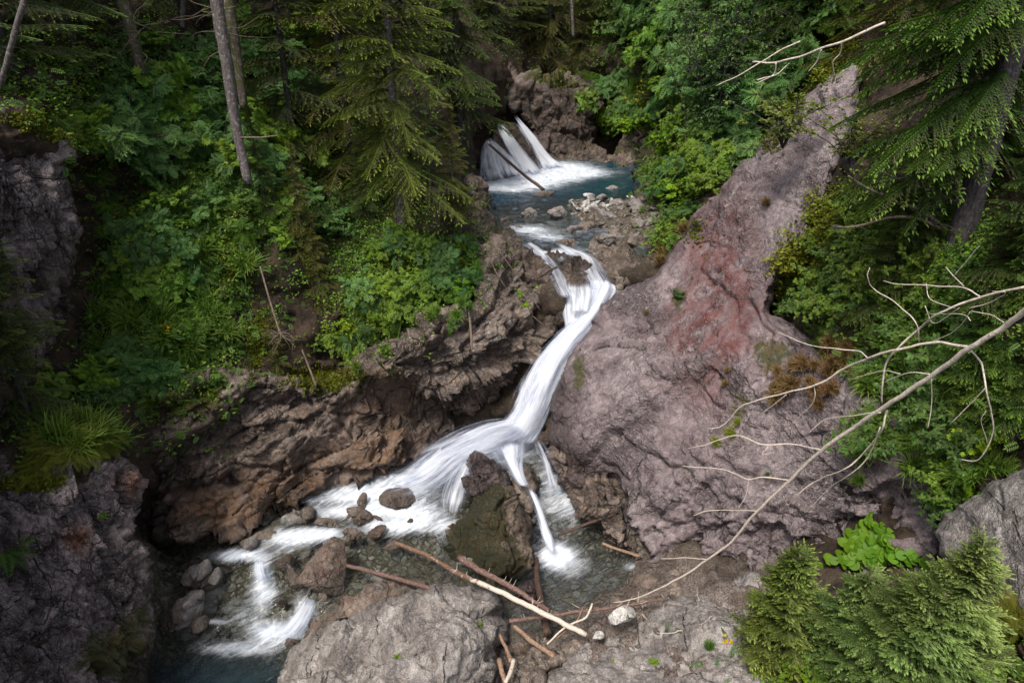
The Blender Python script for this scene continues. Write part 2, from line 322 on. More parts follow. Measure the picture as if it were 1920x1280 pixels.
# ------------------------------------------------------------------ terrain: a gorge, one sheet far past the frame on all sides
CT = ctrl_pts([
 # river bed, lower
 (300,1290,'z',-.9),(450,1230,'z',-1.0),(540,1180,'z',-.5),(330,1150,'z',-.45),(330,1090,'z',-.3),(420,1060,'z',-.2),(600,1050,'z',-.1),(700,1000,'z',.05),(760,950,'z',.2),
 (650,930,'z',.3),(560,970,'z',.2),(480,1020,'z',0),(800,1080,'z',-.2),(900,1110,'z',-.2),(1050,1090,'z',-.4),(1100,1000,'z',-.2),(1150,1060,'z',-.2),(1060,940,'z',.0),
 (950,900,'z',.3),(900,850,'z',.5),(960,815,'z',.6),(840,860,'z',.5),
 # near bank
 (1000,1180,'z',.05),(980,1280,'z',.1),(1130,1150,'z',.45),(1200,1090,'z',.5),(1290,1080,'z',.9),(1200,1230,'z',1.1),(1350,1160,'z',1.7),(1420,1260,'z',2.3),(700,1200,'z',-.2),(600,1400,'z',-.5),(900,1500,'z',.2),(1300,1500,'z',2.2),
 (1560,1150,'z',3.0),(1700,1250,'z',3.8),(1850,1250,'z',4.6),(1700,1050,'z',3.6),(1900,1100,'z',4.4),(1800,1030,'z',3.8),(1700,1500,'z',4.8),(2200,1300,'z',7),(2600,1500,'z',9),
 # right side behind the slab
 (1200,980,15.6),(1160,880,17),(1100,760,19.2),(1200,640,21),(1300,800,18),(1400,950,15.5),(1400,600,20),(1500,960,13.8),(1650,930,12.4),(1640,700,13.6),(1540,760,14.8),
 (1600,560,15.2),(1560,420,17.5),(1620,250,20),(1500,200,25),(1700,450,14.8),(1800,600,12.6),(1800,850,11.2),(1920,850,10.4),(1860,930,10.4),(1900,600,11),(1900,300,15),(1750,200,19),(1920,0,20),(1700,0,25),
 (1450,40,31),(1300,20,36),(1300,200,32.5),(1230,300,32.5),(1400,300,26),(1330,380,24.5),(1250,450,23.6),
 # upper stream and pool
 (1000,430,'z',5.85),(1100,420,'z',6.0),(1210,420,'z',6.45),(960,390,'z',5.9),(1080,390,'z',6.28),(1110,392,'z',6.42),(1180,385,'z',6.5),(1150,412,'z',6.42),(1000,345,'z',5.2),(1120,325,'z',5.0),(1190,345,'z',5.9),(940,350,'z',5.4),(1100,480,'z',5.75),(1180,490,'z',5.9),(1010,480,'z',5.5),
 (1130,540,22.3),(1070,560,21.9),(1050,640,21.4),(1000,700,20.5),(960,770,20.0),(1030,520,22.6),
 # far end
 (960,240,40.5),(910,260,38.2),(1000,300,38.6),(1100,290,41.5),(1020,180,44.5),(1120,220,44.5),(1190,260,40),(950,110,42),(1100,100,44),(1000,0,50),(1200,20,44),(850,60,39),(880,200,33),
 # left side
 (880,350,29.5),(905,400,28.2),(900,440,25.5),(930,480,23.6),(980,540,22.6),(850,440,22.6),(860,350,25),(800,260,26),(760,350,23.3),(700,150,29),(600,60,30),(600,250,25),(450,150,25.5),(300,20,25),(120,60,20.5),(0,0,19.5),
 (60,230,16.5),(40,400,15.6),(40,600,14.8),(60,760,13.6),(170,330,19.2),(170,500,18.6),(150,640,17.2),(140,760,14.9),(60,850,12.6),(120,880,12.2),(230,880,14.2),(100,1050,11.6),(0,1100,10.2),(240,1050,13.2),(0,1290,8.7),(200,1290,10.4),
 (260,1000,15.6),(300,880,16.3),(330,760,17.2),(300,620,18),(300,450,19.4),(450,480,19.8),(470,620,19.1),(480,760,18.4),(450,330,21.3),(640,480,21),(620,640,19.8),(700,600,20.1),(800,540,20.8),(880,560,21.4),(750,450,21.6),
 (640,780,19.2),(600,900,18.3),(450,950,17.2),(330,1010,16.2),(800,700,20.4),(900,740,20.6),(760,850,19.2),
 # past the frame
 (-300,0,19),(-700,-300,20),(-700,300,13),(-700,800,9),(-300,700,11),(-300,1200,6.5),(-700,1500,3),(0,-300,25),(500,-300,36),(1000,-300,60),(1500,-300,42),(2000,-300,25),(2600,-300,22),(2600,300,13),(2200,500,10),(2600,900,6.5),(2200,900,7.6),
])
TY = rbf(CT, 45.0)
GREEN = [(330,560,170,230,1),(450,300,250,160,.8),(750,520,180,120,1),(700,300,250,200,.8),(200,100,300,150,.45),(1300,200,200,230,1),(1560,170,110,120,.9),(1700,500,260,200,.8),(1750,750,200,150,.9),(1060,40,200,80,.7),(1480,600,60,60,.3),(1700,1180,220,120,.8),(110,830,120,60,.9),(880,380,60,40,.4),(1280,470,50,60,.3)]
BED = [(600,1020,330,110,1.3),(450,1180,240,110,1.3),(1080,1010,170,120,1.3),(1080,400,190,75,1.4),(1080,500,70,50,.8),(920,860,120,60,1.)]
BARE = [(1200,1230,330,120,1.6),(1000,1240,140,110,1.4),(1420,1150,90,90,1.),(1240,1080,90,50,1.)]
def make_terrain():
    st = 6; xs = np.arange(-700, 2601, st); ys = np.arange(-300, 1501, st); X, Y = np.meshgrid(xs, ys); nx, ny = len(xs), len(ys)
    Yd = np.clip(TY(X, Y), 2.5, 80); V = at(X.ravel(), Y.ravel(), Yd.ravel()); n = grid_normals(V, nx, ny)
    bed = np.clip(blobs(X.ravel(), Y.ravel(), BED), 0, 1); bare = np.clip(blobs(X.ravel(), Y.ravel(), BARE), 0, 1) * (1 - bed)
    dis = fbm(V * .7, 4) * .38; fc, _ = facet(V * 1.3 + fbm(V * 2, 2)[:, None] * .15); dis += fc * .22 + fbm(V * 4, 3) * .05
    dis *= 1 - .8 * bed - .4 * bare; dis += (facet(V * 2.6)[0] * .1 + facet(V * 6)[0] * .04) * bare; dis += (fbm(V * 1.1 + 9, 3, True) * .16 - .1) * bare
    V = V + n * dis[:, None]
    moss = np.clip(blobs(X.ravel(), Y.ravel(), GREEN), 0, 1) * .62
    o = mesh_np('gorge_ground', V, grid_faces(nx, ny), M['soil'], attrs={'moss': moss * (1 - bed) * (1 - bare), 'bed': bed, 'bare': bare})
    tag(o, 'dark forest soil of the steep gorge banks and the stony stream bed', kind='structure'); return o, V, grid_faces(nx, ny)
SOLID = []          # (vertices, faces) of everything plants can stand on
terrain, tv, tf = make_terrain(); SOLID.append((tv, tf))

OUT = []
def poly_dist(px, py, P):
    P = np.asarray(P, float); Q = np.roll(P, -1, 0); best = np.full(px.shape, 1e9); bx = px.copy(); by = py.copy(); ins = np.zeros(px.shape, bool)
    for (x0, y0), (x1, y1) in zip(P, Q):
        dx, dy = x1 - x0, y1 - y0; t = np.clip(((px - x0) * dx + (py - y0) * dy) / (dx * dx + dy * dy + 1e-9), 0, 1)
        cx, cy = x0 + t * dx, y0 + t * dy; d = np.hypot(px - cx, py - cy); m = d < best
        best = np.where(m, d, best); bx = np.where(m, cx, bx); by = np.where(m, cy, by)
        c = ((y0 > py) != (y1 > py)) & (px < (x1 - x0) * (py - y0) / (y1 - y0 + 1e-12) + x0); ins ^= c
    return ins, best, bx, by
def rough_outline(P, amp, seed):
    r = np.random.RandomState(seed); P = [np.array(p, float) for p in P]
    for it in range(3):
        Q = []
        for a, b in zip(P, P[1:] + P[:1]):
            d = b - a; L = np.hypot(*d); Q.append(a)
            if L > 14: Q.append((a + b) / 2 + np.array([-d[1], d[0]]) / L * r.normal() * min(amp, L * .12))
        P = Q
    return np.array(P)
def line_g(x, y, pts, w):
    d = np.full(np.shape(x), 1e9); wob = 7 * np.sin(x / 11.3 + y / 17.1) + 4 * np.sin(x / 4.7 - y / 6.1)
    for (x0, y0), (x1, y1) in zip(pts, pts[1:]):
        t = np.clip(((x - x0) * (x1 - x0) + (y - y0) * (y1 - y0)) / ((x1 - x0) ** 2 + (y1 - y0) ** 2), 0, 1); d = np.minimum(d, np.hypot(x - x0 - t * (x1 - x0), y - y0 - t * (y1 - y0) + wob * .6))
    return np.exp(-(d / w) ** 2)
def relief_rock(name, outline, ctrl, mat, label, step=4, T=.8, R=40, amp=5, big=.3, fs=1.0, fa=.25, fst=(1, 1, 1), frot=(0, 0, 0), fine=.04, skirt=1.5, seed=0, attrs=None, cat='rock', extra=None, lump=.8, group=None, strata=0.0):
    """a solid block of stone: its outline, its front modelled from measured depths, sides running back into the bank"""
    O = rough_outline(outline, amp, seed); x0, y0 = O.min(0) - step; x1, y1 = O.max(0) + step
    xs = np.arange(x0, x1 + step, step); ys = np.arange(y0, y1 + step, step); X, Y = np.meshgrid(xs, ys); nx, ny = len(xs), len(ys)
    ins, d, bx, by = poly_dist(X, Y, O); fx = lambda a: a.ravel(); OUT.append((name, O))
    near = ~ins & (d < step * 1.6); Xs = np.where(near, bx, X); Ys = np.where(near, by, Y); dd = np.where(ins, d, 0)
    ev = rbf(ctrl_pts(ctrl), 30.0); Yd = ev(Xs, Ys); V = at(fx(Xs), fx(Ys), fx(Yd))
    e = np.clip(1 - fx(dd) / R, 0, 1); off = T * (1 - np.sqrt(np.clip(1 - e * e, 0, 1))); rayd = norm(V - CAM)
    V = V + rayd * off[:, None]; n = grid_normals(V, nx, ny)
    Rm = rotm(*frot); W = (V @ Rm.T) * np.array(fst) * fs; W = W + np.stack([fbm(V * .9 + k * 7, 3) for k in range(3)], -1) * .13 * fs
    f1, e1 = facet(W + seed * 3.1); f2, e2 = facet(W * 2.7 + 5 + seed); f3, e3 = facet(W * 6.1 + 9)
    dis = fbm(V * lump + seed, 2) * big + f1 * fa + f2 * fa * .42 + f3 * fa * .2 + fbm(V * 4, 5, True) * fine * .6 + strata * (np.mod((V @ norm(np.array([-.42, -.25, .87]))) * 1.15 + fbm(V * .5, 3) * .9, 1.0) ** 2.5 - .3)
    dis -= np.exp(-(e1 / .05) ** 2) * fa * .35
    if extra is not None: dis += extra(fx(Xs), fx(Ys), V)
    V = V + n * (dis * np.clip(fx(dd) / (R * .4) + .25, 0, 1))[:, None]
    insf = fx(ins); Fq = grid_faces(nx, ny); keep = insf[Fq].any(1); Fq = Fq[keep]
    ed = np.vstack([Fq[:, [0, 1]], Fq[:, [1, 2]], Fq[:, [2, 3]], Fq[:, [3, 0]]]); key = np.sort(ed, 1); kk = key[:, 0] * 10 ** 7 + key[:, 1]
    u, inv, cnt = np.unique(kk, return_inverse=True, return_counts=True); be = ed[cnt[inv] == 1]
    bv = np.unique(be); nb = len(V); mp = {}; mpv = np.full(nb, -1); mpv[bv] = np.arange(len(bv)) + nb
    V2 = V[bv] + rayd[bv] * skirt; V = np.vstack([V, V2]); Fs = np.stack([be[:, 1], be[:, 0], mpv[be[:, 0]], mpv[be[:, 1]]], -1); Fq = np.vstack([Fq, Fs])
    pxa = np.r_[fx(Xs), fx(Xs)[bv]]; pya = np.r_[fx(Ys), fx(Ys)[bv]]; A = {k: np.clip(blobs(pxa, pya, v), 0, 1) for k, v in (attrs or {}).items()}
    used = np.unique(Fq); rm = np.zeros(len(V), int); rm[used] = np.arange(len(used)); V = V[used]; Fq = rm[Fq]; A = {k: v[used] for k, v in A.items()}
    o = mesh_np(name, V, Fq, mat, attrs=A); tag(o, label, cat, group); SOLID.append((V, Fq)); return o

# ------------------------------------------------------------------ the big rocks
relief_rock('cliff', [(205,770),(330,700),(470,690),(600,720),(720,640),(800,590),(880,575),(900,480),(940,455),(985,500),(1010,560),(1035,610),(1000,670),(965,740),(935,775),(850,812),(862,850),(790,885),(700,905),(620,925),(545,960),(510,985),(430,1010),(330,1050),(290,1045),(272,930),(232,860)],
 [(210,780,16.6),(330,720,17.0),(330,850,16.2),(290,1030,15.2),(400,1000,15.5),(480,930,16.2),(380,930,15.9),(430,840,16.8),(520,760,17.4),(600,740,17.9),(560,860,16.9),(550,955,16.1),(640,905,16.9),(700,870,17.2),(620,800,17.7),(700,800,18.3),(700,720,17.9),(740,650,18.5),(720,690,17.8),(830,610,19.3),(880,580,20.2),(910,500,21.8),(960,500,22.3),(990,540,21.9),(1020,610,21.3),(980,660,20.5),(930,700,19.8),(880,690,19.0),(860,740,19.3),(800,740,18.6),(900,770,20.0),(840,810,19.2),(780,820,18.7),(760,870,17.9),(830,840,18.7),(720,770,19.2),(800,780,19.4)],
 M['cliff'], extra=lambda x, y, V: -.75 * line_g(x, y, [(640, 712), (720, 742), (800, 765), (860, 785)], 15) - .35 * line_g(x, y, [(560, 890), (640, 885), (720, 880), (790, 868)], 8) - .4 * line_g(x, y, [(500, 770), (560, 760), (600, 735)], 12) - .25 * line_g(x, y, [(700, 660), (780, 690), (860, 700)], 5) - .15 * line_g(x, y, [(270, 860), (285, 920), (300, 985)], 16) - .3 * line_g(x, y, [(320, 930), (400, 905), (480, 900), (520, 880)], 6), label='long brown rock cliff behind the lower pool, lichen spotted beside the main fall', step=3.5, T=1.0, R=30, big=.22, fs=.55, fa=.50, fst=(.65, .9, 1.9), frot=(0, 24, 0), strata=.34, seed=1, skirt=2.0,
 attrs={'lich': [(820,650,120,60,1.2),(940,540,70,90,1.1),(860,730,60,20,1.)], 'wet': [(870,830,110,45,1),(330,900,90,100,.5),(560,930,150,40,.7),(300,1040,60,40,1),(960,760,50,50,1)], 'moss': [(620,700,70,40,1),(350,740,90,35,.7),(690,620,60,30,.6),(870,800,60,30,.3)], 'red': [(730,745,70,50,.5),(430,950,140,45,.95),(700,850,90,40,.7),(560,900,90,40,.6),(900,750,50,30,.4)]}, cat='cliff')
relief_rock('leaning_slab', [(1598,118),(1618,150),(1600,230),(1575,300),(1560,370),(1528,420),(1515,470),(1450,545),(1440,585),(1500,620),(1530,650),(1590,690),(1650,750),(1720,810),(1770,900),(1770,1000),(1760,1090),(1650,1120),(1540,1120),(1470,1100),(1430,1072),(1340,1090),(1230,1080),(1205,1040),(1160,985),(1155,930),(1140,905),(1090,960),(1055,900),(1030,820),(1035,760),(1065,670),(1105,600),(1160,545),(1230,515),(1262,470),(1300,400),(1350,360),(1400,300),(1440,250),(1500,190),(1560,140)],
 [(1600,130,21),(1500,200,21.5),(1440,270,21.4),(1560,250,19.6),(1530,400,17.9),(1360,370,21.0),(1270,480,20.8),(1180,545,20.9),(1110,610,20.0),(1060,690,19.3),(1035,790,18.4),(1060,880,17.0),(1100,930,16.3),(1150,900,16.2),(1165,980,15.2),(1220,1070,14.2),(1440,560,17.3),(1350,560,18.4),(1250,640,18.4),(1200,760,17.2),(1300,760,16.5),(1400,700,16.0),(1490,640,15.6),(1540,740,14.3),(1640,800,12.9),(1480,780,14.8),(1700,1090,10.6),(1520,1090,12.2),(1340,860,15.0),(1250,900,15.4),(1420,960,13.6),(1350,1080,13.4),(1440,1060,12.9),(1560,900,13.3),(1700,850,12.0),(1740,1000,11.2),(1600,1020,12.1)],
 M['slab'], 'huge leaning purple grey rock slab with a rusty red streak, right of the main fall', step=3.5, T=1.2, R=18, amp=2.5, big=.06, fs=.36, fa=.20, fst=(1, .8, 1.5), frot=(0, 38, 0), fine=.04, seed=2, skirt=1.6, lump=.22,
 attrs={'red': [(1345,520,75,175,1.25),(1300,700,60,110,.45),(1330,620,110,60,.6)], 'lich': [(1480,280,120,100,.8),(1200,560,70,50,.7),(1500,480,60,60,.8),(1580,920,180,90,.6),(1430,380,90,60,.4)], 'wet': [(1050,790,40,120,.8),(1100,920,60,70,1.1),(1180,1050,60,40,.9),(1060,880,30,60,.8)], 'moss': [(1440,660,60,60,.55),(1090,700,25,60,.5),(1270,560,22,40,.6),(1380,760,40,40,.5)]},  # wet beside the fall; its lower blobs also paint shade into the undercut
 extra=lambda x, y, V: -.24 * sum(line_g(x, y, L, w) for L, w in [([(1150, 808), (1190, 795), (1215, 775), (1242, 765)], 3), ([(1280, 680), (1310, 732), (1352, 765)], 3), ([(1160, 985), (1215, 948), (1290, 905)], 4), ([(1205, 1002), (1260, 985), (1340, 990)], 4), ([(1230, 860), (1300, 890), (1345, 940), (1330, 1010)], 4), ([(1345, 860), (1420, 900), (1500, 905)], 5), ([(1150, 640), (1200, 610), (1240, 600)], 3), ([(1180, 900), (1120, 860), (1080, 800)], 3), ([(1400, 560), (1440, 620), (1430, 700)], 4), ([(1290, 520), (1250, 600), (1240, 680)], 2.5), ([(1380, 420), (1350, 500), (1300, 560)], 2.5)]) + (.34 * facet(V * 1.0)[0] + .15 * facet(V * 2.6)[0] + .07 * facet(V * 6)[0]) * np.clip((y - 870 + (x < 1330) * 30) / 90, 0, 1) * np.clip((x - 1150) / 80, .3, 1)
    - .5 * np.clip(1 - np.abs(x - 1120) / 45, 0, 1) * np.clip((y - 850) / 60, 0, 1), cat='rock slab')
relief_rock('cliff', [(-260,830),(0,850),(30,885),(120,890),(215,845),(245,870),(250,960),(245,1010),(272,1030),(285,1090),(272,1180),(250,1230),(215,1300),(160,1420),(-260,1420)],
 [(-250,900,8),(0,870,11.6),(60,900,11.7),(200,870,12.9),(240,930,13.0),(230,1010,12.2),(275,1080,12.0),(265,1180,11.2),(150,950,12.0),(120,1100,10.9),(0,1050,10.4),(0,1280,8.6),(200,1290,10.0),(-200,1350,6.2),(150,1400,8.6)],
 M['dark'], 'dark blocky cliff of upright fractured columns at the left edge of the lowest pool', step=3.5, T=.9, R=26, big=.12, fs=1.15, fa=.30, fst=(1.5, 1.5, .55), frot=(0, -5, 0), seed=3, attrs={'moss': [(200,1230,90,60,.75),(60,900,70,22,1.),(250,1150,30,50,.4)], 'red': [(140,1010,28,25,1.2),(235,900,25,35,.5)], 'lich': [(70,965,25,30,1.2)], 'wet': [(270,1200,50,60,.8)]}, cat='cliff')
relief_rock('cliff', [(-260,180),(20,195),(60,240),(120,262),(125,330),(140,390),(142,480),(128,560),(95,640),(60,700),(40,800),(-60,850),(-260,850)],
 [(-250,300,12),(-250,800,9),(20,220,16.2),(110,300,16.8),(130,480,16.4),(60,450,15.2),(0,350,14.8),(0,600,14),(90,620,15.4),(30,760,13.4)],
 M['dark'], 'tall shaded purple rock wall at the upper left with moss along its top', step=4, T=.9, R=24, big=.2, fs=1.0, fa=.3, fst=(1.5, 1.5, .6), frot=(0, -6, 0), seed=4, attrs={'moss': [(70,230,70,25,1.1),(100,250,50,20,1)], 'lich': [(70,360,40,60,.6)]}, cat='cliff')
relief_rock('rock_blocks', [(1030,835),(1050,850),(1085,890),(1140,900),(1162,950),(1170,1000),(1210,1045),(1190,1055),(1150,1020),(1120,985),(1085,965),(1060,920),(1040,880)],
 [(1035,845,18.0),(1060,870,17.2),(1085,940,16.2),(1140,920,16.0),(1120,980,15.5),(1160,1000,14.9),(1200,1045,14.3),(1080,900,16.8)],
 M['cliff'], 'brown angular broken blocks in the shade under the lower left edge of the slab', step=2.4, T=.5, R=12, big=.1, fs=1.5, fa=.32, seed=31, attrs={'wet': [(1110,960,70,60,.6)]}, cat='rock')
relief_rock('boulder', [(520,1270),(540,1225),(600,1180),(690,1135),(770,1105),(845,1094),(880,1100),(925,1105),(940,1140),(958,1165),(955,1200),(930,1215),(935,1250),(915,1290),(880,1330),(800,1400),(560,1400),(510,1320)],
 [(520,1290,'z',.1),(600,1200,'z',.7),(700,1150,'z',1.25),(800,1115,'z',1.5),(870,1120,'z',1.6),(930,1150,'z',1.35),(950,1190,'z',.9),(900,1230,'z',1.3),(850,1200,'z',1.75),(900,1290,'z',.8),(700,1240,'z',1.5),(620,1290,'z',1.0),(750,1300,'z',1.35),(700,1390,'z',.6)],
 M['grey'], 'large grey boulder at the bottom centre with a small green sprig on top', step=3.5, T=1.0, R=26, big=.13, fs=.75, fa=.24, fine=.035, seed=5, attrs={'lich': [(800,1150,150,60,.3)], 'moss': [(745,1230,8,8,.4)]}, cat='boulder')
relief_rock('boulder', [(826,1000),(845,975),(880,960),(893,915),(905,893),(940,893),(965,920),(985,960),(1000,985),(1012,1040),(1008,1075),(985,1100),(930,1105),(880,1080),(850,1060),(835,1030)],
 [(826,1005,15.2),(850,980,15.4),(895,915,15.9),(925,892,16.1),(975,940,15.5),(1008,1040,14.4),(985,1095,14.1),(925,950,14.9),(900,1010,14.4),(950,1020,14.1),(930,1060,13.7),(870,1060,14.2),(930,1100,13.9),(840,1040,14.6)],
 M['mossrock'], 'dark moss covered boulder standing in the pool with water running off both sides', step=2.2, T=1.0, R=20, big=.1, fs=.8, fa=.22, frot=(0, 20, 0), seed=6, fine=.05, attrs={'moss': [(915,960,48,60,1.0),(905,1030,95,60,1.0),(960,1060,40,40,.4),(985,1040,22,30,-.3),(965,960,18,40,-.4),(975,990,20,12,-.5),(950,1022,18,10,-1.2)], 'wet': [(980,1070,50,40,.9),(870,1050,60,50,.4)]}, cat='boulder')
relief_rock('boulder', [(872,908),(874,865),(888,844),(908,849),(926,866),(948,876),(958,905),(940,930),(905,935),(882,930)],
 [(876,890,16.4),(893,852,16.6),(935,880,16.4),(948,905,16.1),(905,925,15.6),(905,885,15.8)],
 M['dark'], 'small dark pointed rock topping the mossy boulder under the main fall', step=2.2, T=.6, R=12, big=.08, fs=1.6, fa=.12, seed=7, skirt=.6, attrs={'wet': [(905,890,60,60,1.2)]}, cat='boulder')
relief_rock('boulder', [(965,930),(958,905),(970,885),(990,872),(1006,890),(1008,915),(1000,945),(1006,985),(985,985),(972,955)],
 [(965,920,16.6),(990,880,17.2),(1003,905,16.9),(985,930,16.2),(998,980,15.6),(978,960,15.8)],
 M['brown'], 'pale brown rock rib right of the mossy boulder with water sliding over it', step=2.2, T=.6, R=12, big=.08, fs=1.5, fa=.14, seed=8, skirt=.8, attrs={'lich': [(985,920,20,30,.3)], 'wet': [(1000,890,15,20,1)]}, cat='boulder')
relief_rock('boulder', [(1752,1000),(1770,960),(1820,930),(1880,895),(1925,870),(2100,820),(2200,1100),(2100,1260),(1900,1160),(1850,1170),(1790,1090),(1760,1040)],
 [(1760,1010,'z',5.4),(1850,930,'z',6.6),(1920,880,'z',7.3),(1800,1080,'z',5.3),(1860,1150,'z',5.4),(1920,1160,'z',5.8),(1900,1030,'z',6.4),(2080,1000,'z',7.8),(2080,1200,'z',6.4)],
 M['grey'], 'smooth lichen speckled grey boulder at the right edge behind the spruce saplings', step=4, T=.8, R=26, big=.1, fs=.5, fa=.07, fine=.02, seed=9, attrs={'lich': [(1880,1040,140,120,.9)]}, cat='boulder')
relief_rock('rock_ledge', [(1005,1290),(1010,1250),(1050,1225),(1130,1210),(1200,1165),(1240,1130),(1330,1090),(1410,1070),(1440,1100),(1480,1200),(1520,1300),(1500,1400),(1050,1420),(980,1360)],
 [(1010,1280,'z',.7),(1120,1225,'z',.9),(1220,1160,'z',1.2),(1330,1100,'z',1.5),(1420,1080,'z',1.9),(1300,1180,'z',1.9),(1180,1260,'z',1.5),(1400,1180,'z',2.3),(1350,1260,'z',2.3),(1480,1290,'z',2.7),(1100,1300,'z',1.2),(1300,1400,'z',2.6)],
 M['grey'], 'broad weathered grey rock ledge sloping down from the saplings at the bottom', step=3.5, T=.7, R=30, big=.2, fs=.9, fa=.14, fst=(.8, 1.3, 1), frot=(0, 0, 35), fine=.05, seed=10, attrs={'lich': [(1300,1180,200,80,.3)], 'red': [(1300,1270,60,20,.3)]}, cat='rock')
relief_rock('rock_ledge', [(935,1225),(960,1212),(1000,1205),(1050,1185),(1130,1175),(1200,1140),(1215,1165),(1130,1215),(1060,1235),(1020,1260),(1010,1300),(940,1320),(930,1270)],
 [(940,1240,'z',.25),(1000,1210,'z',.25),(1120,1180,'z',.5),(1200,1150,'z',.9),(1050,1230,'z',.65),(980,1260,'z',.6),(970,1300,'z',.6)],
 M['brown'], 'low brown rock ledge under the driftwood between the grey boulder and the sloping ledge', step=3, T=.5, R=20, big=.13, fs=1.3, fa=.16, seed=11, attrs={'wet': [(960,1210,60,20,.6)]}, cat='rock')
relief_rock('rock_ledge', [(1150,1165),(1130,1130),(1180,1100),(1195,1078),(1260,1070),(1330,1082),(1340,1095),(1270,1120),(1215,1150)],
 [(1150,1140,'z',.45),(1200,1090,'z',.55),(1260,1080,'z',.8),(1320,1088,'z',1.1),(1210,1135,'z',.8)],
 M['brown'], 'rounded rusty brown rock at the water edge below the leaning slab', step=2.6, T=.5, R=18, big=.1, fs=1.1, fa=.1, seed=12, attrs={'wet': [(1170,1100,40,30,.7)], 'red': [(1180,1100,60,30,.3)]}, cat='rock')
relief_rock('rock_ledge', [(575,1205),(570,1160),(600,1130),(650,1112),(720,1085),(790,1090),(830,1095),(780,1115),(700,1145),(620,1190),(585,1215)],
 [(578,1200,'z',-.15),(590,1150,'z',.2),(680,1110,'z',.35),(780,1095,'z',.5),(820,1098,'z',.5),(700,1130,'z',.5),(620,1180,'z',.25)],
 M['brown'], 'layered wet brown rock ledge behind the large grey boulder', step=2.6, T=.5, R=14, big=.1, fs=1.3, fa=.12, fst=(.5, 1.5, 1), frot=(0, 0, -25), seed=13, attrs={'wet': [(600,1180,60,40,.8),(700,1100,80,20,.5)], 'red': [(660,1130,60,20,.4)]}, cat='rock')
relief_rock('rock_bank', [(880,460),(868,400),(862,350),(880,330),(905,338),(916,360),(918,400),(930,420),(955,440),(975,455),(1010,475),(1040,520),(1055,560),(1060,610),(1040,625),(1010,590),(990,530),(940,480)],
 [(885,345,28.5),(910,380,28),(870,440,24.5),(925,430,25.8),(975,470,23.8),(1025,530,22.3),(1050,590,21.6),(1035,620,21.3),(1000,560,22.2),(940,480,23.4)],
 M['cliff'], 'wet brown rock bank left of the upper cascades', step=2.4, T=.6, R=14, big=.16, fs=1.2, fa=.26, seed=14, attrs={'wet': [(1040,560,30,60,1),(1000,490,40,25,.7)], 'moss': [(930,430,30,15,.6),(1000,500,20,15,.4)]}, cat='rock')
relief_rock('rock_outcrop', [(915,160),(925,115),(960,108),(975,140),(1010,150),(1060,145),(1100,150),(1135,175),(1125,225),(1110,275),(1060,300),(1010,285),(985,235),(960,205)],
 [(930,140,41.5),(965,150,40.8),(990,200,40.0),(1010,255,39.4),(1040,200,40.5),(1100,190,41.4),(1110,220,41.2),(1050,285,39.2),(1100,270,40.4)],
 M['cliff'], 'dark overhanging rock face behind the upper fall, pale along its left edge', step=2.4, T=1.2, R=14, big=.3, fs=.6, fa=.5, seed=15, attrs={'wet': [(1060,220,80,80,1.2)], 'lich': [(975,160,12,50,.8)], 'moss': [(1040,155,70,10,.8)]}, cat='rock', lump=.5)
relief_rock('rock_bank', [(1000,300),(1015,262),(1060,270),(1110,270),(1150,290),(1190,255),(1235,262),(1240,300),(1200,312),(1140,312),(1080,308),(1030,318)],
 [(1005,295,38.9),(1030,272,39.5),(1100,285,39.6),(1150,300,38.3),(1200,270,38.2),(1235,290,36.4),(1180,308,37.5),(1050,310,38)],
 M['cliff'], 'low stony bank along the far side of the blue pool', step=2.2, T=.6, R=9, big=.2, fs=1.0, fa=.35, seed=16, attrs={'wet': [(1100,312,120,10,.9)], 'lich': [(1210,275,25,20,.8)], 'moss': [(1090,275,30,10,.5),(1160,285,30,12,.5)]}, cat='rock')
relief_rock('rock_bank', [(1130,440),(1150,455),(1180,470),(1200,490),(1215,515),(1190,530),(1160,545),(1140,520),(1110,500),(1100,470),(1110,450)],
 [(1130,445,24.9),(1180,475,23.6),(1205,510,22.3),(1160,535,22),(1115,485,23.3)],
 M['brown'], 'wet dark rock right of the upper cascades against the slab', step=2.2, T=.5, R=10, big=.12, fs=1.3, fa=.24, seed=17, attrs={'wet': [(1160,490,60,40,.9)]}, cat='rock')
relief_rock('rock_ledge', [(1000,475),(1030,468),(1060,480),(1100,500),(1125,540),(1120,560),(1080,560),(1050,545),(1030,515),(1010,495)],
 [(1005,478,24.3),(1060,485,23.6),(1110,520,22.4),(1110,555,21.9),(1060,540,22.2),(1030,505,23.1)],
 M['cliff'], 'black wet rock step between the two arms of the upper cascade', step=2.2, T=.5, R=10, big=.12, fs=1.5, fa=.2, seed=18, attrs={'wet': [(1060,510,80,60,1.2)]}, cat='rock')
relief_rock('cliff', [(905,300),(925,250),(950,228),(975,235),(1000,270),(1035,300),(1045,318),(1020,325),(990,345),(930,352),(905,345)],
 [(905,345,33.3),(930,350,32.9),(912,290,35.6),(930,255,37.4),(955,232,38.6),(990,262,37.9),(1010,280,37.6),(1036,312,36.9),(1000,332,34.9),(960,300,35.8),(980,340,34)],
 M['cliff'], 'wet dark rock steps carrying the three strands of the upper fall', step=2.2, T=.6, R=8, big=.05, fs=1.2, fa=.1, seed=19, attrs={'wet': [(970,290,90,70,1.2)]}, cat='rock')
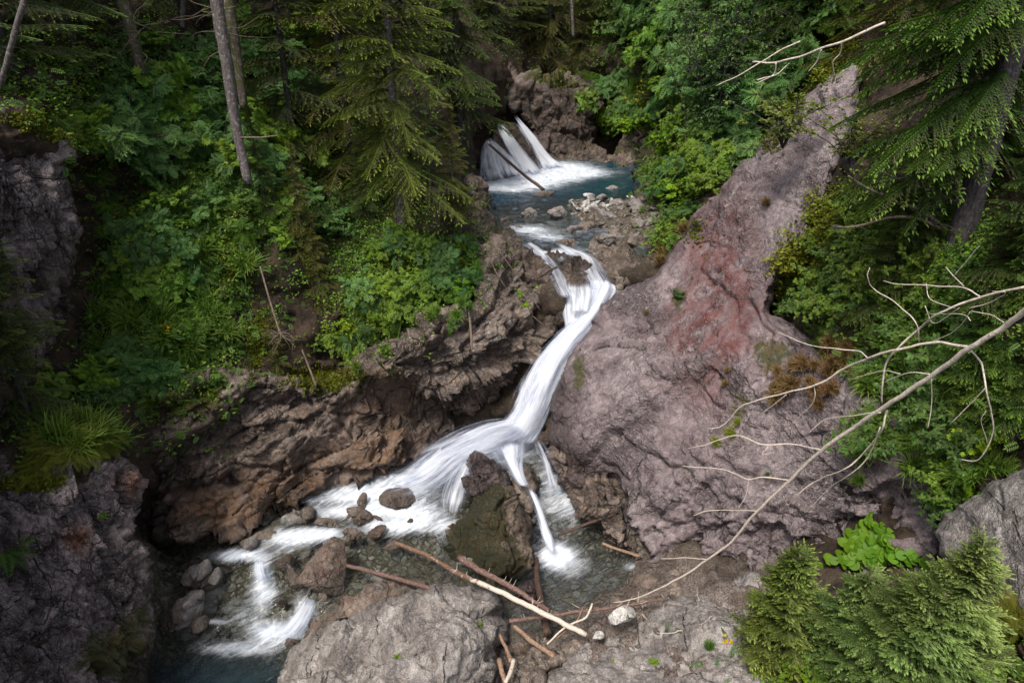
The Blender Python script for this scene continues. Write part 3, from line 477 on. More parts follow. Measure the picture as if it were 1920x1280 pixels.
# ------------------------------------------------------------------ water
def water_mat(name, tint, deep, flow, foamscale=1.0):
    m, nt, out = new_mat(name); N = NT(nt); P = N.obj()
    Q = N.vmap(P, (1.0, .28, 1.0), (0, 0, flow)); wv = N.noise(Q, 3.2, 4, .6, 1.2); w2 = N.noise(Q, 11, 3, .6, .8)
    bp = N.bump(N.math('ADD', wv, N.math('MULTIPLY', w2, .35)), .55, .06)
    fr = N.n('Fresnel'); fr.inputs[0].default_value = 1.33; nt.links.new(bp, fr.inputs['Normal'])
    tr = N.n('BsdfTransparent'); N.set(tr.inputs[0], tint); gl = N.n('BsdfGlossy'); gl.inputs['Roughness'].default_value = .12; nt.links.new(bp, gl.inputs['Normal'])
    df = N.n('BsdfDiffuse'); N.set(df.inputs[0], deep)
    m0 = N.n('MixShader'); N.set(m0.inputs[0], N.math('MULTIPLY', N.attr('deep'), 1.0, clamp=True)); nt.links.new(tr.outputs[0], m0.inputs[1]); nt.links.new(df.outputs[0], m0.inputs[2])
    m1 = N.n('MixShader'); N.set(m1.inputs[0], N.math('MULTIPLY', fr.outputs[0], .75)); nt.links.new(m0.outputs[0], m1.inputs[1]); nt.links.new(gl.outputs[0], m1.inputs[2])
    # foam drawn out along the current
    S = N.vmap(P, (1.0, .16, 1.0), (0, 0, flow)); s1 = N.noise(S, 5.5 * foamscale, 6, .65, 1.3); s2 = N.noise(P, 1.6 * foamscale, 5, .65, .5)
    s = N.math('ADD', N.math('MULTIPLY', s1, .62), N.math('MULTIPLY', s2, .38)); fo = N.math('ADD', N.math('MULTIPLY', N.attr('foam'), .62), N.math('SUBTRACT', s, .62))
    fo = N.math('MULTIPLY', N.ramp(fo, -.06, .62), .95)
    wd = N.bsdf(N.mix(N.ramp(s1, .3, .7), (.50, .57, .68), (.82, .85, .88)), .6, bp, .2)
    m2 = N.n('MixShader'); nt.links.new(fo, m2.inputs[0]); nt.links.new(m1.outputs[0], m2.inputs[1]); nt.links.new(wd, m2.inputs[2])
    nt.links.new(m2.outputs[0], out.inputs[0]); return m
M['water_low'] = water_mat('stream_water', (.86, .92, .89), (.02, .036, .045), -52)
M['water_high'] = water_mat('pool_water', (.66, .84, .84), (.008, .085, .15), 80)
def fall_mat(name, cover, streak=1.0):
    m, nt, out = new_mat(name); N = NT(nt); U = N.n('TexCoord').outputs['UV']
    S = N.vmul(U, (1, .07, 1)); a = N.noise(S, 7, 5, .6, .3); b = N.noise(N.vmul(U, (1, .04, 1)), 34, 4, .6, .1); c = N.noise(N.vmul(U, (1, .35, 1)), 3, 3, .5)
    st = N.math('ADD', N.math('MULTIPLY', a, .58), N.math('ADD', N.math('MULTIPLY', b, .22), N.math('MULTIPLY', c, .20)))
    al = N.math('ADD', N.math('MULTIPLY', N.attr('dens'), 1.0), N.math('MULTIPLY', N.math('SUBTRACT', st, .5), 3.2 * streak)); al = N.ramp(al, .08, .08 + cover)
    al = N.math('MULTIPLY', al, N.ramp(N.attr('dens'), 0.0, .45))
    col = N.mix(N.ramp(N.math('ADD', N.math('MULTIPLY', N.math('SUBTRACT', st, .5), 1.6), N.math('MULTIPLY', N.attr('dens'), .5)), .05, .62), (.36, .42, .58), (.82, .85, .90)); bp = N.bump(st, .12, .03)
    d = N.bsdf(col, .5, bp, .3); tl = N.n('BsdfTranslucent'); N.set(tl.inputs[0], (.85, .88, .95)); mx = N.n('MixShader'); mx.inputs[0].default_value = .3
    nt.links.new(d, mx.inputs[1]); nt.links.new(tl.outputs[0], mx.inputs[2]); tr = N.n('BsdfTransparent'); m2 = N.n('MixShader'); nt.links.new(al, m2.inputs[0]); nt.links.new(tr.outputs[0], m2.inputs[1]); nt.links.new(mx.outputs[0], m2.inputs[2])
    nt.links.new(m2.outputs[0], out.inputs[0]); return m
M['fall'] = fall_mat('falling_water', .85); M['veil'] = fall_mat('thin_falling_water', 1.25); M['mist'] = fall_mat('spray_mist', 2.2, .5)

def pool(name, outline, zc, mat, label, foam, deep, step=4):
    O = rough_outline(outline, 5, 3); xs = np.arange(O[:, 0].min() - step, O[:, 0].max() + 2 * step, step); ys = np.arange(O[:, 1].min() - step, O[:, 1].max() + 2 * step, step)
    X, Y = np.meshgrid(xs, ys); ins, d, bx, by = poly_dist(X, Y, O); near = ~ins & (d < step * 1.6); Xs = np.where(near, bx, X).ravel(); Ys = np.where(near, by, Y).ravel()
    C = [(a, b, c) for a, b, c in zc]; z = rbf(C, 12.0)(Xs, Ys)
    fm = np.clip(blobs(Xs, Ys, foam), 0, 1.3)
    V0 = atz(Xs, Ys, z); rip = fbm(V0 * np.array([3, 3, 1]), 3) * .025 + np.clip(fm, 0, 1) * (fbm(V0 * 5, 3) * .05 + .02); V = atz(Xs, Ys, z + rip)
    Fq = grid_faces(len(xs), len(ys)); Fq = Fq[ins.ravel()[Fq].any(1)]; used = np.unique(Fq); rm = np.zeros(len(V), int); rm[used] = np.arange(len(used))
    dp = np.clip(blobs(Xs, Ys, deep), 0, 1)
    o = mesh_np(name, V[used], rm[Fq], mat, attrs={'foam': fm[used], 'deep': dp[used]}); tag(o, label, kind='structure'); return o
pool('stream_water', [(285,1045),(330,1010),(440,985),(520,950),(600,905),(700,890),(790,870),(840,830),(950,790),(1030,820),(1060,890),(1100,950),(1160,980),(1215,1050),(1215,1085),(1150,1110),(1080,1140),(1070,1180),(1000,1230),(960,1240),(930,1180),(900,1120),(830,1100),(720,1100),(640,1130),(610,1180),(580,1240),(540,1300),(470,1360),(150,1360),(220,1290),(270,1180),(270,1100)],
 [(650,920,.72),(760,930,.78),(560,960,.52),(700,990,.48),(850,860,.95),(950,820,1.05),(800,1040,.36),(650,1080,.36),(560,1010,.40),(460,1040,.30),(350,1050,.12),(480,1085,.10),(350,1120,.05),(500,1125,.0),(420,1170,-.08),(330,1190,-.1),(600,1120,.3),(590,1140,.15),(555,1180,-.3),(470,1210,-.4),(300,1290,-.42),(450,1340,-.42),(300,1210,-.3),
  (1060,1040,.25),(1180,1060,.24),(1060,930,.4),(1020,860,.6),(1100,1120,.2),(1000,1180,.14),(900,1060,.3)],
 M['water_low'], 'clear stream water over stones, streaked with white foam',
 [(900,830,130,45,1.3),(760,905,80,32,1.0),(790,960,55,28,.7),(660,925,60,15,.85),(600,935,50,12,.55),(690,960,80,14,.6),(760,985,80,18,.45),(560,1005,70,16,.7),(600,1000,40,10,.5),(620,960,60,16,.55),(530,1020,60,22,.5),(590,1000,70,14,.6),(430,1042,50,14,.6),(460,1150,60,25,.4),(700,945,60,30,.6),(720,990,70,16,.5),(460,1040,45,12,.7),(492,1075,22,34,.9),(495,1115,34,24,.75),(520,1185,60,22,1.15),(450,1215,80,16,.8),(570,1150,24,34,.9),(1042,1042,32,28,1.4),(1080,1060,45,40,.35),(1060,950,50,45,.65),(1030,900,30,40,.5),(405,1165,30,6,.7),(1185,1062,22,12,.6),(1010,1150,30,10,.25),(840,990,30,30,.5)],
 [(430,1290,220,70,1.0),(700,1060,120,40,.10),(1080,1050,110,60,.22)], step=4)
pool('pool_water', [(880,355),(905,335),(960,330),(1010,320),(1050,300),(1120,302),(1180,308),(1230,318),(1225,350),(1240,400),(1260,440),(1210,480),(1150,455),(1110,475),(1060,485),(1005,480),(960,440),(930,425),(895,420),(880,385)],
 [(900,350,6.28),(1100,320,6.28),(1220,330,6.28),(1000,380,6.24),(1200,380,6.26),(930,400,6.18),(1100,400,6.18),(1000,430,6.05),(1150,440,6.08),(1010,470,5.85),(1090,470,5.85),(1200,460,6.1),(960,410,6.12)],
 M['water_high'], 'deep blue green pool below the upper fall running out over brown stones',
 [(1015,326,85,20,1.5),(955,350,75,11,1.4),(1060,318,60,14,1.0),(1110,325,60,9,.45),(985,430,45,10,.95),(1030,445,40,8,.8),(1060,475,40,10,1.1),(1005,478,20,10,1.1),(1080,432,60,6,.35),(1180,430,60,14,.35),(1150,450,40,8,.5)],
 [(1060,345,170,34,1.2),(1150,325,90,26,1.2),(930,368,60,16,.9)], step=2.2)

def ribbon(name, L, Rr, mat, label, nu=14, nv=60, bulge=.12, dens=1.0, fade=(.03, .1), edge=.48, rag=.06, seed=0, wid=1.0, grow=.14):
    """a sheet of falling water between two traced edges: (px, py, Y) or (px, py, 'z', height)"""
    mid_ = None; A = cr(at(*np.array(ctrl_pts(L)).T[:2], np.array(ctrl_pts(L)).T[2]), nv); B = cr(at(*np.array(ctrl_pts(Rr)).T[:2], np.array(ctrl_pts(Rr)).T[2]), nv)
    A, B = A + (A - B) * grow, B + (B - A) * grow
    u = np.linspace(0, 1, nu); V = A[:, None] * (1 - u)[None, :, None] + B[:, None] * u[None, :, None]
    T = norm(np.gradient((A + B) / 2, axis=0)); n = norm(np.cross(T, norm(B - A))); n *= np.sign((n * (CAM - A)).sum(-1, keepdims=True))
    W = np.linalg.norm(B - A, axis=1); vlen = np.r_[0, np.cumsum(np.linalg.norm(np.diff((A + B) / 2, axis=0), axis=1))]
    q = np.stack([u[None] * W[:, None].mean() * 3 + seed + 0 * vlen[:, None], vlen[:, None] * .35 + 0 * u[None], np.full((nv, nu), seed * 1.7)], -1).reshape(-1, 3)
    rag = rag * .3; A, B = A, B; r = fbm(q, 3).reshape(nv, nu); V = V + n[:, None] * (bulge * np.sin(np.pi * u)[None] + rag * r)[..., None] * wid
    vv = np.linspace(0, 1, nv); e = np.clip(np.minimum(u, 1 - u) / edge, 0, 1); f = np.clip(vv / max(fade[0], 1e-3), 0, 1) * np.clip((1 - vv) / max(fade[1], 1e-3), 0, 1)
    e = e * e * (3 - 2 * e); D = dens * e[None] * f[:, None]
    o = mesh_np(name, V.reshape(-1, 3), grid_faces(nu, nv), mat, attrs={'dens': D.ravel()})
    uvl = o.data.uv_layers.new(name='UVMap'); idx = np.empty(len(o.data.loops), np.int32); o.data.loops.foreach_get('vertex_index', idx)
    UVv = np.stack([(u[None] * W.mean() + 0 * vlen[:, None] + seed).ravel(), (vlen[:, None] + 0 * u[None]).ravel()], -1)[idx]; uvl.data.foreach_set('uv', UVv.astype(np.float32).ravel())
    if label: tag(o, label, kind='structure')
    return o
wf = empty('waterfall', at(965, 815, 19.2)); tag(wf, 'main white waterfall sliding down the cleft between cliff and leaning slab', kind='structure')
def fallpart(root, *a, **k):
    o = ribbon(*a, None, **k); o.parent = root; o.matrix_parent_inverse = Matrix.Translation(-root.location); return o
MAINL = [(1112,520,22.2),(1108,560,21.6),(1085,596,21.1),(1050,626,20.7),(1012,668,20.2),(985,716,19.7),(962,765,19.2),(930,800,18.9),(890,818,18.6)]
MAINR = [(1152,540,22.1),(1150,556,21.6),(1128,596,21.0),(1098,634,20.5),(1064,682,20.0),(1040,735,19.5),(1018,785,19.1),(1000,822,18.7),(985,845,18.4)]
fallpart(wf, 'main_flow', MAINL, MAINR, M['fall'], nu=30, nv=110, bulge=.3, dens=1.0, edge=.5, rag=.12, seed=1, fade=(.08, .15))
fallpart(wf, 'main_flow', [(a - 8, b + 2, c + .12) for a, b, c in MAINL], [(a + 7, b, c + .12) for a, b, c in MAINR], M['fall'], nu=26, nv=110, bulge=.22, dens=.95, edge=.3, rag=.1, seed=2)
fallpart(wf, 'side_flow', [(1050,550,22.0),(1050,580,21.6),(1058,610,21.2),(1064,628,20.9)], [(1122,548,21.8),(1118,575,21.4),(1100,602,21.0),(1078,630,20.7)], M['fall'], nu=26, nv=40, bulge=.15, dens=.85, edge=.3, rag=.14, seed=3, fade=(.3, .05))
fallpart(wf, 'upper_arm', [(1030,462,'z',6.05),(1056,480,23.7),(1078,496,23.0),(1092,522,22.4),(1104,548,21.8)], [(1052,458,'z',6.05),(1085,470,23.9),(1122,488,23.1),(1140,515,22.4),(1155,545,21.9)], M['veil'], nu=22, nv=60, bulge=.16, dens=.78, rag=.3, seed=4, edge=.4, fade=(.15, .03))
fallpart(wf, 'upper_arm', [(980,460,'z',6.0),(1002,478,23.7),(1024,510,22.6),(1040,538,21.8),(1052,562,21.4)], [(1004,458,'z',6.0),(1034,482,23.6),(1056,510,22.5),(1070,540,21.7),(1086,566,21.3)], M['veil'], nu=22, nv=60, bulge=.14, dens=.72, rag=.3, seed=5, edge=.3)
fallpart(wf, 'side_flow', [(1060,530,21.9),(1062,555,21.5),(1068,590,20.9)], [(1108,530,21.8),(1112,555,21.4),(1104,590,20.8)], M['veil'], nu=22, nv=30, bulge=.1, dens=.9, edge=.25, rag=.16, seed=23, fade=(.25, .1))
fallpart(wf, 'spray_fan', [(935,792,18.9),(870,808,18.5),(800,848,17.9),(735,893,17.2),(640,918,16.7)], [(1000,818,18.7),(955,850,17.9),(890,880,17.2),(835,925,16.5),(750,960,16.1)], M['fall'], nu=40, nv=80, bulge=.35, dens=.86, edge=.5, rag=.14, seed=6, fade=(.06, .35))
fallpart(wf, 'spray_fan', [(940,786,18.9),(850,805,18.5),(780,850,17.9),(735,888,17.2)], [(1000,815,18.7),(950,845,17.9),(880,880,17.2),(830,900,16.7)], M['veil'], nu=36, nv=60, bulge=.6, dens=.6, edge=.5, rag=.2, seed=7, fade=(.1, .4))
fallpart(wf, 'spray_mist', [(900,770,18.6),(840,790,18.0),(770,840,17.3),(690,895,16.6),(620,930,16.2)], [(1040,830,18.0),(1000,880,17.2),(900,920,16.3),(850,960,15.9),(780,990,15.5)], M['mist'], nu=30, nv=40, bulge=.5, dens=.62, edge=.5, rag=.2, seed=24, fade=(.35, .4))
fallpart(wf, 'left_veil', [(862,862,17.0),(838,895,16.5),(824,935,16.0),(832,982,15.5)], [(900,862,17.0),(886,905,16.3),(876,940,15.9),(856,978,15.5)], M['veil'], nu=20, nv=50, bulge=.1, dens=.85, rag=.08, seed=8, fade=(.1, .3))
fallpart(wf, 'middle_flow', [(905,845,17.4),(925,868,16.9),(950,890,16.5),(968,912,16.2),(985,922,16.0)], [(1000,822,17.9),(992,850,17.2),(985,880,16.6),(992,905,16.3),(1003,918,16.1)], M['fall'], nu=20, nv=50, bulge=.15, dens=.85, rag=.08, seed=9, fade=(.12, .2))
fallpart(wf, 'thin_fall', [(984,912,15.9),(998,950,15.5),(1012,1000,15.0),(1020,1050,14.35)], [(1003,915,15.9),(1020,955,15.5),(1038,1005,15.0),(1062,1052,14.35)], M['fall'], nu=14, nv=50, bulge=.08, dens=.95, rag=.05, seed=10, fade=(.12, .3), edge=.5)
fallpart(wf, 'right_veil', [(990,825,18.2),(1005,862,17.6),(1012,905,17.0),(1018,945,16.5)], [(1014,815,18.3),(1040,860,17.6),(1062,915,16.9),(1085,962,16.3)], M['veil'], nu=20, nv=50, bulge=.15, dens=.6, rag=.1, seed=11, fade=(.15, .4), edge=.5)
uf = empty('waterfall', at(985, 330, 35)); tag(uf, 'distant upper waterfall in three white strands above the blue pool', kind='structure')
fallpart(uf, 'left_strand', [(906,268,36.2),(900,300,34.8),(898,356,'z',6.2)], [(922,262,36.6),(965,300,35.0),(1010,346,'z',6.2)], M['veil'], nu=30, nv=40, bulge=.25, dens=.95, rag=.3, seed=12, fade=(.15, .2), edge=.25)
fallpart(uf, 'middle_strand', [(930,232,38.2),(936,256,37.1),(950,282,36.1),(962,304,35.3),(974,338,'z',6.2)], [(940,228,38.3),(960,254,37.3),(980,280,36.5),(1000,304,35.7),(1026,332,'z',6.2)], M['fall'], nu=20, nv=50, bulge=.2, dens=1.3, rag=.3, seed=13, fade=(.25, .12), edge=.4)
fallpart(uf, 'right_strand', [(960,220,38.9),(974,246,38.2),(990,272,37.4),(1002,296,36.7),(1014,328,'z',6.2)], [(967,216,39),(992,244,38.3),(1012,270,37.6),(1032,294,36.9),(1066,320,'z',6.2)], M['fall'], nu=20, nv=50, bulge=.2, dens=1.3, rag=.3, seed=14, fade=(.25, .12), edge=.4)
lf = empty('cascade', at(495, 1080, 14)); tag(lf, 'small white cascade dropping between the stones left of the flat brown boulder', kind='structure')
fallpart(lf, 'cascade_flow', [(470,1046,14.2),(472,1070,13.9),(482,1108,13.35)], [(512,1048,14.2),(508,1075,13.8),(530,1108,13.35)], M['fall'], nu=14, nv=30, bulge=.1, dens=.8, rag=.1, seed=15, edge=.5, fade=(.3, .4))
lg = empty('cascade', at(570, 1150, 13)); tag(lg, 'white chute pouring into the lowest pool beside the layered brown ledge', kind='structure')
fallpart(lg, 'cascade_flow', [(572,1118,13.3),(552,1146,12.8),(525,1172,12.4),(470,1205,12.1)], [(602,1124,13.3),(590,1155,12.75),(575,1185,12.3),(545,1215,12.0)], M['fall'], nu=18, nv=40, bulge=.15, dens=.95, rag=.1, seed=16, edge=.45, fade=(.25, .45))

# ------------------------------------------------------------------ loose stones
def ico_dirs(sub):
    import bmesh
    bm = bmesh.new(); bmesh.ops.create_icosphere(bm, subdivisions=sub, radius=1); V = np.array([v.co[:] for v in bm.verts]); Fq = np.array([[l.vert.index for l in f.loops] for f in bm.faces]); bm.free(); return V, Fq
IV, IF = ico_dirs(5); IV4, IF4 = ico_dirs(4)
def stone_shape(seed, sharp=9, npl=13, small=False, rough=.05):
    r = np.random.RandomState(seed); D = IV4 if small else IV; nrm = norm(r.normal(size=(npl, 3))); h = r.uniform(.62, 1.0, npl)
    q = np.clip(D @ nrm.T, 1e-3, None) / h; rad = (q ** sharp).sum(1) ** (-1 / sharp); V = D * rad[:, None]
    V = V + D * (fbm(V * 1.6 + seed, 3) * rough * 1.5 + fbm(V * 5 + seed, 4) * rough + facet(V * 1.7 + seed)[0] * rough * 1.2)[:, None]; V /= np.abs(V).max(0); return V
def stone(px, py, w, h, z, mat, label, seed=1, group=None, cat='stone', sharp=9, rot=0, sink=.25, name='boulder', npl=13, rough=.05, attrs=None):
    V = stone_shape(seed, sharp, npl, rough=rough); rz = .5
    c0 = atz(float(px), float(py), z); dist = float((c0 - CAM) @ np.array([0, cp, -sp_])); sx = w / 2 * dist / F; ang = math.atan2(-(float(ray(px, py)[2])), float(ray(px, py)[1]))
    sv = h / 2 * dist / F; sz = sv * .95; sy = max(sx * .75, sv * .7); sy = min(sy, sv * 1.15 / max(math.sin(ang), .3))
    c = atz(float(px), float(py), z + sz * (1 - 2 * sink) * .5)
    V = V * [sx, sy, sz]
    if rot: V = V @ rotm(0, rot, 0).T
    o = mesh_np(name, V, IF, mat, attrs=attrs or {}); o.location = c
    SOLID.append((V + c, IF)); return tag(o, label, cat, group)
wet = lambda v=.7: {'wet': np.full(len(IV), v)}
stone(607,1070,88,118,.1,M['brown'],'large flat faced brown boulder with an orange patch between the two cascades',21,sharp=12,npl=12,attrs={'red':np.full(len(IV),.35),'wet':np.full(len(IV),.35)})
stone(555,1095,40,88,-.05,M['brown'],'narrow upright wet stone leaning on the flat brown boulder',22,sharp=12,attrs=wet())
stone(536,1055,48,60,.15,M['brown'],'dark wet stone beside the top of the small cascade',23,attrs=wet())
stone(533,1130,34,52,-.15,M['brown'],'small rounded wet stone at the foot of the narrow stone',24,attrs=wet(.9))
stone(380,1085,75,52,0,M['brown'],'grey ridged stone breaking the surface of the left pool',25,rot=18,attrs=wet(.4))
stone(455,1065,46,34,.15,M['brown'],'flat brown stone just left of the small cascade',26,attrs=wet(.6))
stone(468,1020,34,36,.3,M['brown'],'upright tan stone at the head of the left channel',27,attrs=wet(.4))
stone(325,1165,86,56,-.2,M['brown'],'large dark stone awash beside the left cliff',28,attrs=wet(1.))
stone(372,1170,50,44,-.2,M['brown'],'round brown stone awash next to the large dark one',29,attrs=wet(1.))
stone(575,970,40,52,.45,M['brown'],'brown stone near the cliff with a pale flat stone against it',30,attrs=wet(.6))
stone(552,962,24,14,.5,M['grey'],'pale flat stone leaning on the brown stone near the cliff',31,attrs=wet(.3))
stone(614,978,50,28,.45,M['brown'],'smooth tan stone lying in the middle channel',32,rot=18,attrs=wet(.3))
stone(648,975,30,26,.45,M['brown'],'small wedge of brown stone between two round ones',33,attrs=wet(.6))
stone(678,972,44,38,.55,M['brown'],'round dark stone topping the midstream group',34,sharp=6,attrs=wet(.8))
stone(657,1003,52,36,.4,M['brown'],'squarish brown stone at the left of the midstream group',35,sharp=12,attrs=wet(.5))
stone(702,1004,46,38,.4,M['brown'],'dark angular wet stone at the right of the midstream group',36,sharp=12,attrs=wet(1.))
stone(680,935,24,42,.75,M['brown'],'upright oval stone parting the white water',37,sharp=6,attrs=wet(.5))
stone(750,935,78,44,.7,M['brown'],'broad purple stone with water sheeting over it',38,sharp=6,attrs=wet(.8))
stone(770,976,26,20,.55,M['brown'],'small stone half drowned in foam below the broad purple one',39,attrs=wet(.9))
stone(712,977,26,18,.5,M['brown'],'low stone in the foam right of the round dark one',40,attrs=wet(.9))
stone(733,1028,30,30,.3,M['brown'],'small dark stone at the tip of the long log',41,attrs=wet(.7))
stone(614,1021,18,18,.4,M['grey'],'small pale stone beside the flat faced boulder',42,attrs=wet(.2))
stone(640,1060,38,44,.25,M['brown'],'brown stone right of the flat faced boulder',43,attrs=wet(.8))
stone(735,1095,80,24,.3,M['brown'],'low brown rock between the thin log and the layered ledge',44,attrs=wet(.5))
stone(605,1122,22,20,.25,M['brown'],'orange brown stone at the head of the white chute',45,attrs=wet(.4))
stone(548,1205,30,40,-.35,M['brown'],'dark wet stone at the left corner of the large grey boulder',46,attrs=wet(.8))
stone(1042,1160,46,42,.45,M['brown'],'rounded tan stone below the log crossing',47,sharp=6,attrs=wet(.3))
stone(985,1110,66,60,.1,M['dark'],'dark stone wedged under the crossed logs',48,sharp=10,attrs=wet(1.))
stone(1110,925,42,40,.6,M['brown'],'brown block at the foot of the slab beside the splash pool',49,sharp=12,attrs=wet(.4))
stone(1098,948,28,24,.4,M['brown'],'smaller block below the brown one at the slab foot',50,sharp=12,attrs=wet(.6))
stone(1020,825,34,60,1.1,M['cliff'],'dark rock behind the right veil of the fall',51,attrs=wet(.8))
stone(992,402,42,34,6.1,M['grey'],'round grey boulder with dark streaks at the head of the rapids',52,sharp=6)
stone(1050,402,48,36,6.1,M['grey'],'broad tan boulder with a mossy top beside the white pebbles',53,sharp=8)
stone(1072,432,50,26,5.95,M['grey'],'flat wet grey boulder in the middle of the rapids',54,sharp=12,attrs=wet(.3))
stone(1104,424,40,18,6.05,M['brown'],'orange brown stone right of the flat wet boulder',55,attrs=wet(.2))
stone(1062,456,40,26,5.85,M['brown'],'pale capped stone above the cascade lip',56,attrs=wet(.4))
stone(1140,470,62,30,5.75,M['brown'],'ridged brown boulder above the right arm of the cascade',57,sharp=12,attrs=wet(.5))
stone(1018,366,44,18,6.2,M['brown'],'long low stone under the end of the upper log',58,attrs=wet(.6))
stone(1146,355,30,12,6.2,M['grey'],'pale green drowned stone at the near edge of the blue pool',59,sharp=6)
stone(1104,366,22,10,6.3,M['white'],'white egg shaped stone at the pool edge',60,sharp=5,cat='stone')
stone(1128,372,28,18,6.3,M['grey'],'grey pointed stone among the white pebbles',61,sharp=12)
stone(1183,370,18,9,6.3,M['white'],'white oval stone near the thin dead snag',62,sharp=5)
stone(1170,386,36,16,6.2,M['brown'],'flat tan slab right of the white pebbles',63,attrs=wet(.2))
stone(1086,390,20,16,6.2,M['brown'],'small dark stone beside the white pebbles',64,attrs=wet(.2))
stone(1172,1150,60,52,1.5,M['white'],'white angular rock resting on the ledge under the thin red log',171,sharp=26,npl=16,rough=.015)
stone(1124,1190,28,16,.9,M['white'],'thin white chip of rock below the angular white one',66,sharp=14)
stone(975,1262,34,40,1.0,M['white'],'pale square block at the bottom edge by the broken sticks',67,sharp=40,npl=7,rough=.02)
stone(1585,690,60,36,3.6,M['grey'],'blue grey boulder half buried in grass behind the bare branch',68,sharp=7)
# pebbles and cobbles: a few shapes, many individuals
cob = []
for k in range(7):
    V = stone_shape(100 + k, 6, 12, True, .04); me = mesh_np('cobble', V * [.5, .5, .36], IF4, M['brown'] if k < 3 else M['grey'], attrs={'wet': np.full(len(IV4), .1)}); cob.append(me)
rs = np.random.RandomState(5)
def bvh_all():
    V, Fa, o = [], [], 0
    for v, f in SOLID:
        V.append(v); f = np.asarray(f)
        Fa += [tuple(r) for r in (f + o).tolist()]; o += len(v)
    return BVHTree.FromPolygons(np.vstack(V).tolist(), Fa)
BV = bvh_all()
def hit(px, py):
    d = Vector(ray(px, py)).normalized(); p, n, i, t = BV.ray_cast(Vector(CAM), d, 200)
    if p is None: return None, None
    if n.dot(d) > 0: n = -n
    return np.array(p), np.array(n)
def cobbles(poly, n, smin, smax, label, group, zoff=0.0, src=None):
    P = np.array(poly, float); c = 0; tries = 0
    while c < n and tries < n * 20:
        tries += 1; x = rs.uniform(P[:, 0].min(), P[:, 0].max()); y = rs.uniform(P[:, 1].min(), P[:, 1].max())
        if not poly_dist(np.array([x]), np.array([y]), P)[0][0]: continue
        p, nn = hit(x, y)
        if p is None or nn[2] < .5: continue
        b = src[rs.randint(len(src))]; o = b.copy(); COL.objects.link(o); s = rs.uniform(smin, smax) * rs.uniform(.7, 1.3)
        o.location = p + [0, 0, zoff]; o.scale = (s * rs.uniform(.8, 1.3), s * rs.uniform(.7, 1.1), s); o.rotation_euler = (rs.uniform(-.3, .3), rs.uniform(-.3, .3), rs.uniform(0, 6.3)); tag(o, label, 'stone', group); c += 1
cobbles([(620,990),(740,1000),(860,1030),(900,1090),(760,1090),(640,1120),(610,1100),(650,1050)], 60, .18, .5, 'grey green cobble under clear water left of the mossy boulder', 'cobbles in the middle pool', src=cob)
cobbles([(340,1020),(470,980),(600,940),(680,950),(600,1040),(480,1060),(300,1140),(300,1060)], 50, .18, .5, 'brown cobble in the shallows below the long brown cliff', 'cobbles under the brown cliff', src=cob)
cobbles([(300,1100),(480,1110),(520,1180),(400,1200),(290,1220)], 20, .2, .5, 'brown stone in the left pool beside the dark blocky cliff', 'stones in the left pool', src=cob)
cobbles([(1010,1080),(1180,1090),(1130,1130),(1060,1150),(1000,1140)], 14, .12, .3, 'cobble in the small pool right of the mossy boulder', 'cobbles in the right pool', src=cob)
cobbles([(930,385),(1080,372),(1220,370),(1250,430),(1180,460),(1060,440),(1000,450),(940,420)], 85, .2, .7, 'brown stone in the rapids between the blue pool and the cascade', 'stones in the upper rapids', src=cob)
cobbles([(540,950),(660,930),(680,960),(600,1030),(500,1030),(450,1010)], 20, .4, .8, 'larger brown stone breaking the surface in the channel below the long brown cliff', 'larger stones in the channel', zoff=.06, src=cob)
cobbles([(310,1070),(430,1060),(480,1130),(420,1180),(300,1190)], 16, .45, .85, 'larger brown stone breaking the surface of the left pool', 'larger stones in the left pool', zoff=.06, src=cob)
cobbles([(1020,1190),(1110,1120),(1240,1075),(1320,1090),(1300,1180),(1150,1240),(1030,1270)], 28, .05, .16, 'small loose stone on the bare bank by the driftwood', 'small stones on the near bank', zoff=.02, src=cob)
wp = mesh_np('pebble', stone_shape(130, 5, 12, True, .02) * [.5, .5, .4], IF4, M['white'])
cobbles([(1068,378),(1150,372),(1150,395),(1110,402),(1080,396)], 26, .2, .42, 'white pebble in the patch beside the broad tan boulder', 'white pebbles', zoff=.05, src=[wp])
for b in cob + [wp]: bpy.data.objects.remove(b)
# ------------------------------------------------------------------ foliage building blocks
BV = bvh_all()
KT_V = np.array([[0, 0, 0], [.4, .5, 0], [1, 0, 0], [.4, -.5, 0], [.4, 0, .42], [.4, 0, -.42]], float); KT_F = np.array([[0, 1, 2, 3], [0, 4, 2, 5]])
KT_T = np.array([0, .45, 1, .45, .45, .45])
LF_V = np.array([[0, 0, 0], [.45, .5, .10], [1, 0, -.12], [.45, -.5, .10], [.5, 0, 0]], float); LF_F = np.array([[0, 4, 2, 1], [0, 3, 2, 4]]); LF_T = np.array([0, .5, 1, .5, .5])
def compose(TV, TF, TT, P, R, S):
    V, Fq = stamp(TV, TF, P, R, S); return V, Fq, np.tile(TT, len(P))
def pinnate(n=6, ll=.34, lw=.12):
    P, D, S = [], [], []
    for i in range(n):
        x = .2 + .7 * i / (n - 1)
        for s in (1, -1): P.append([x, 0, -.15 * x * x]); D.append([.45, s, -.1]); S.append([ll * (1 - .25 * abs(x - .5)), lw, lw])
    P.append([.9, 0, -.13]); D.append([1, 0, -.2]); S.append([ll, lw, lw]); P, D = np.array(P), np.array(D, float)
    V, Fq = stamp(LF_V, LF_F, P, frames(D, np.tile([0, 0, 1.], (len(P), 1))), np.array(S)); return V, Fq, np.tile(LF_T, len(P))
PIN = pinnate(); 
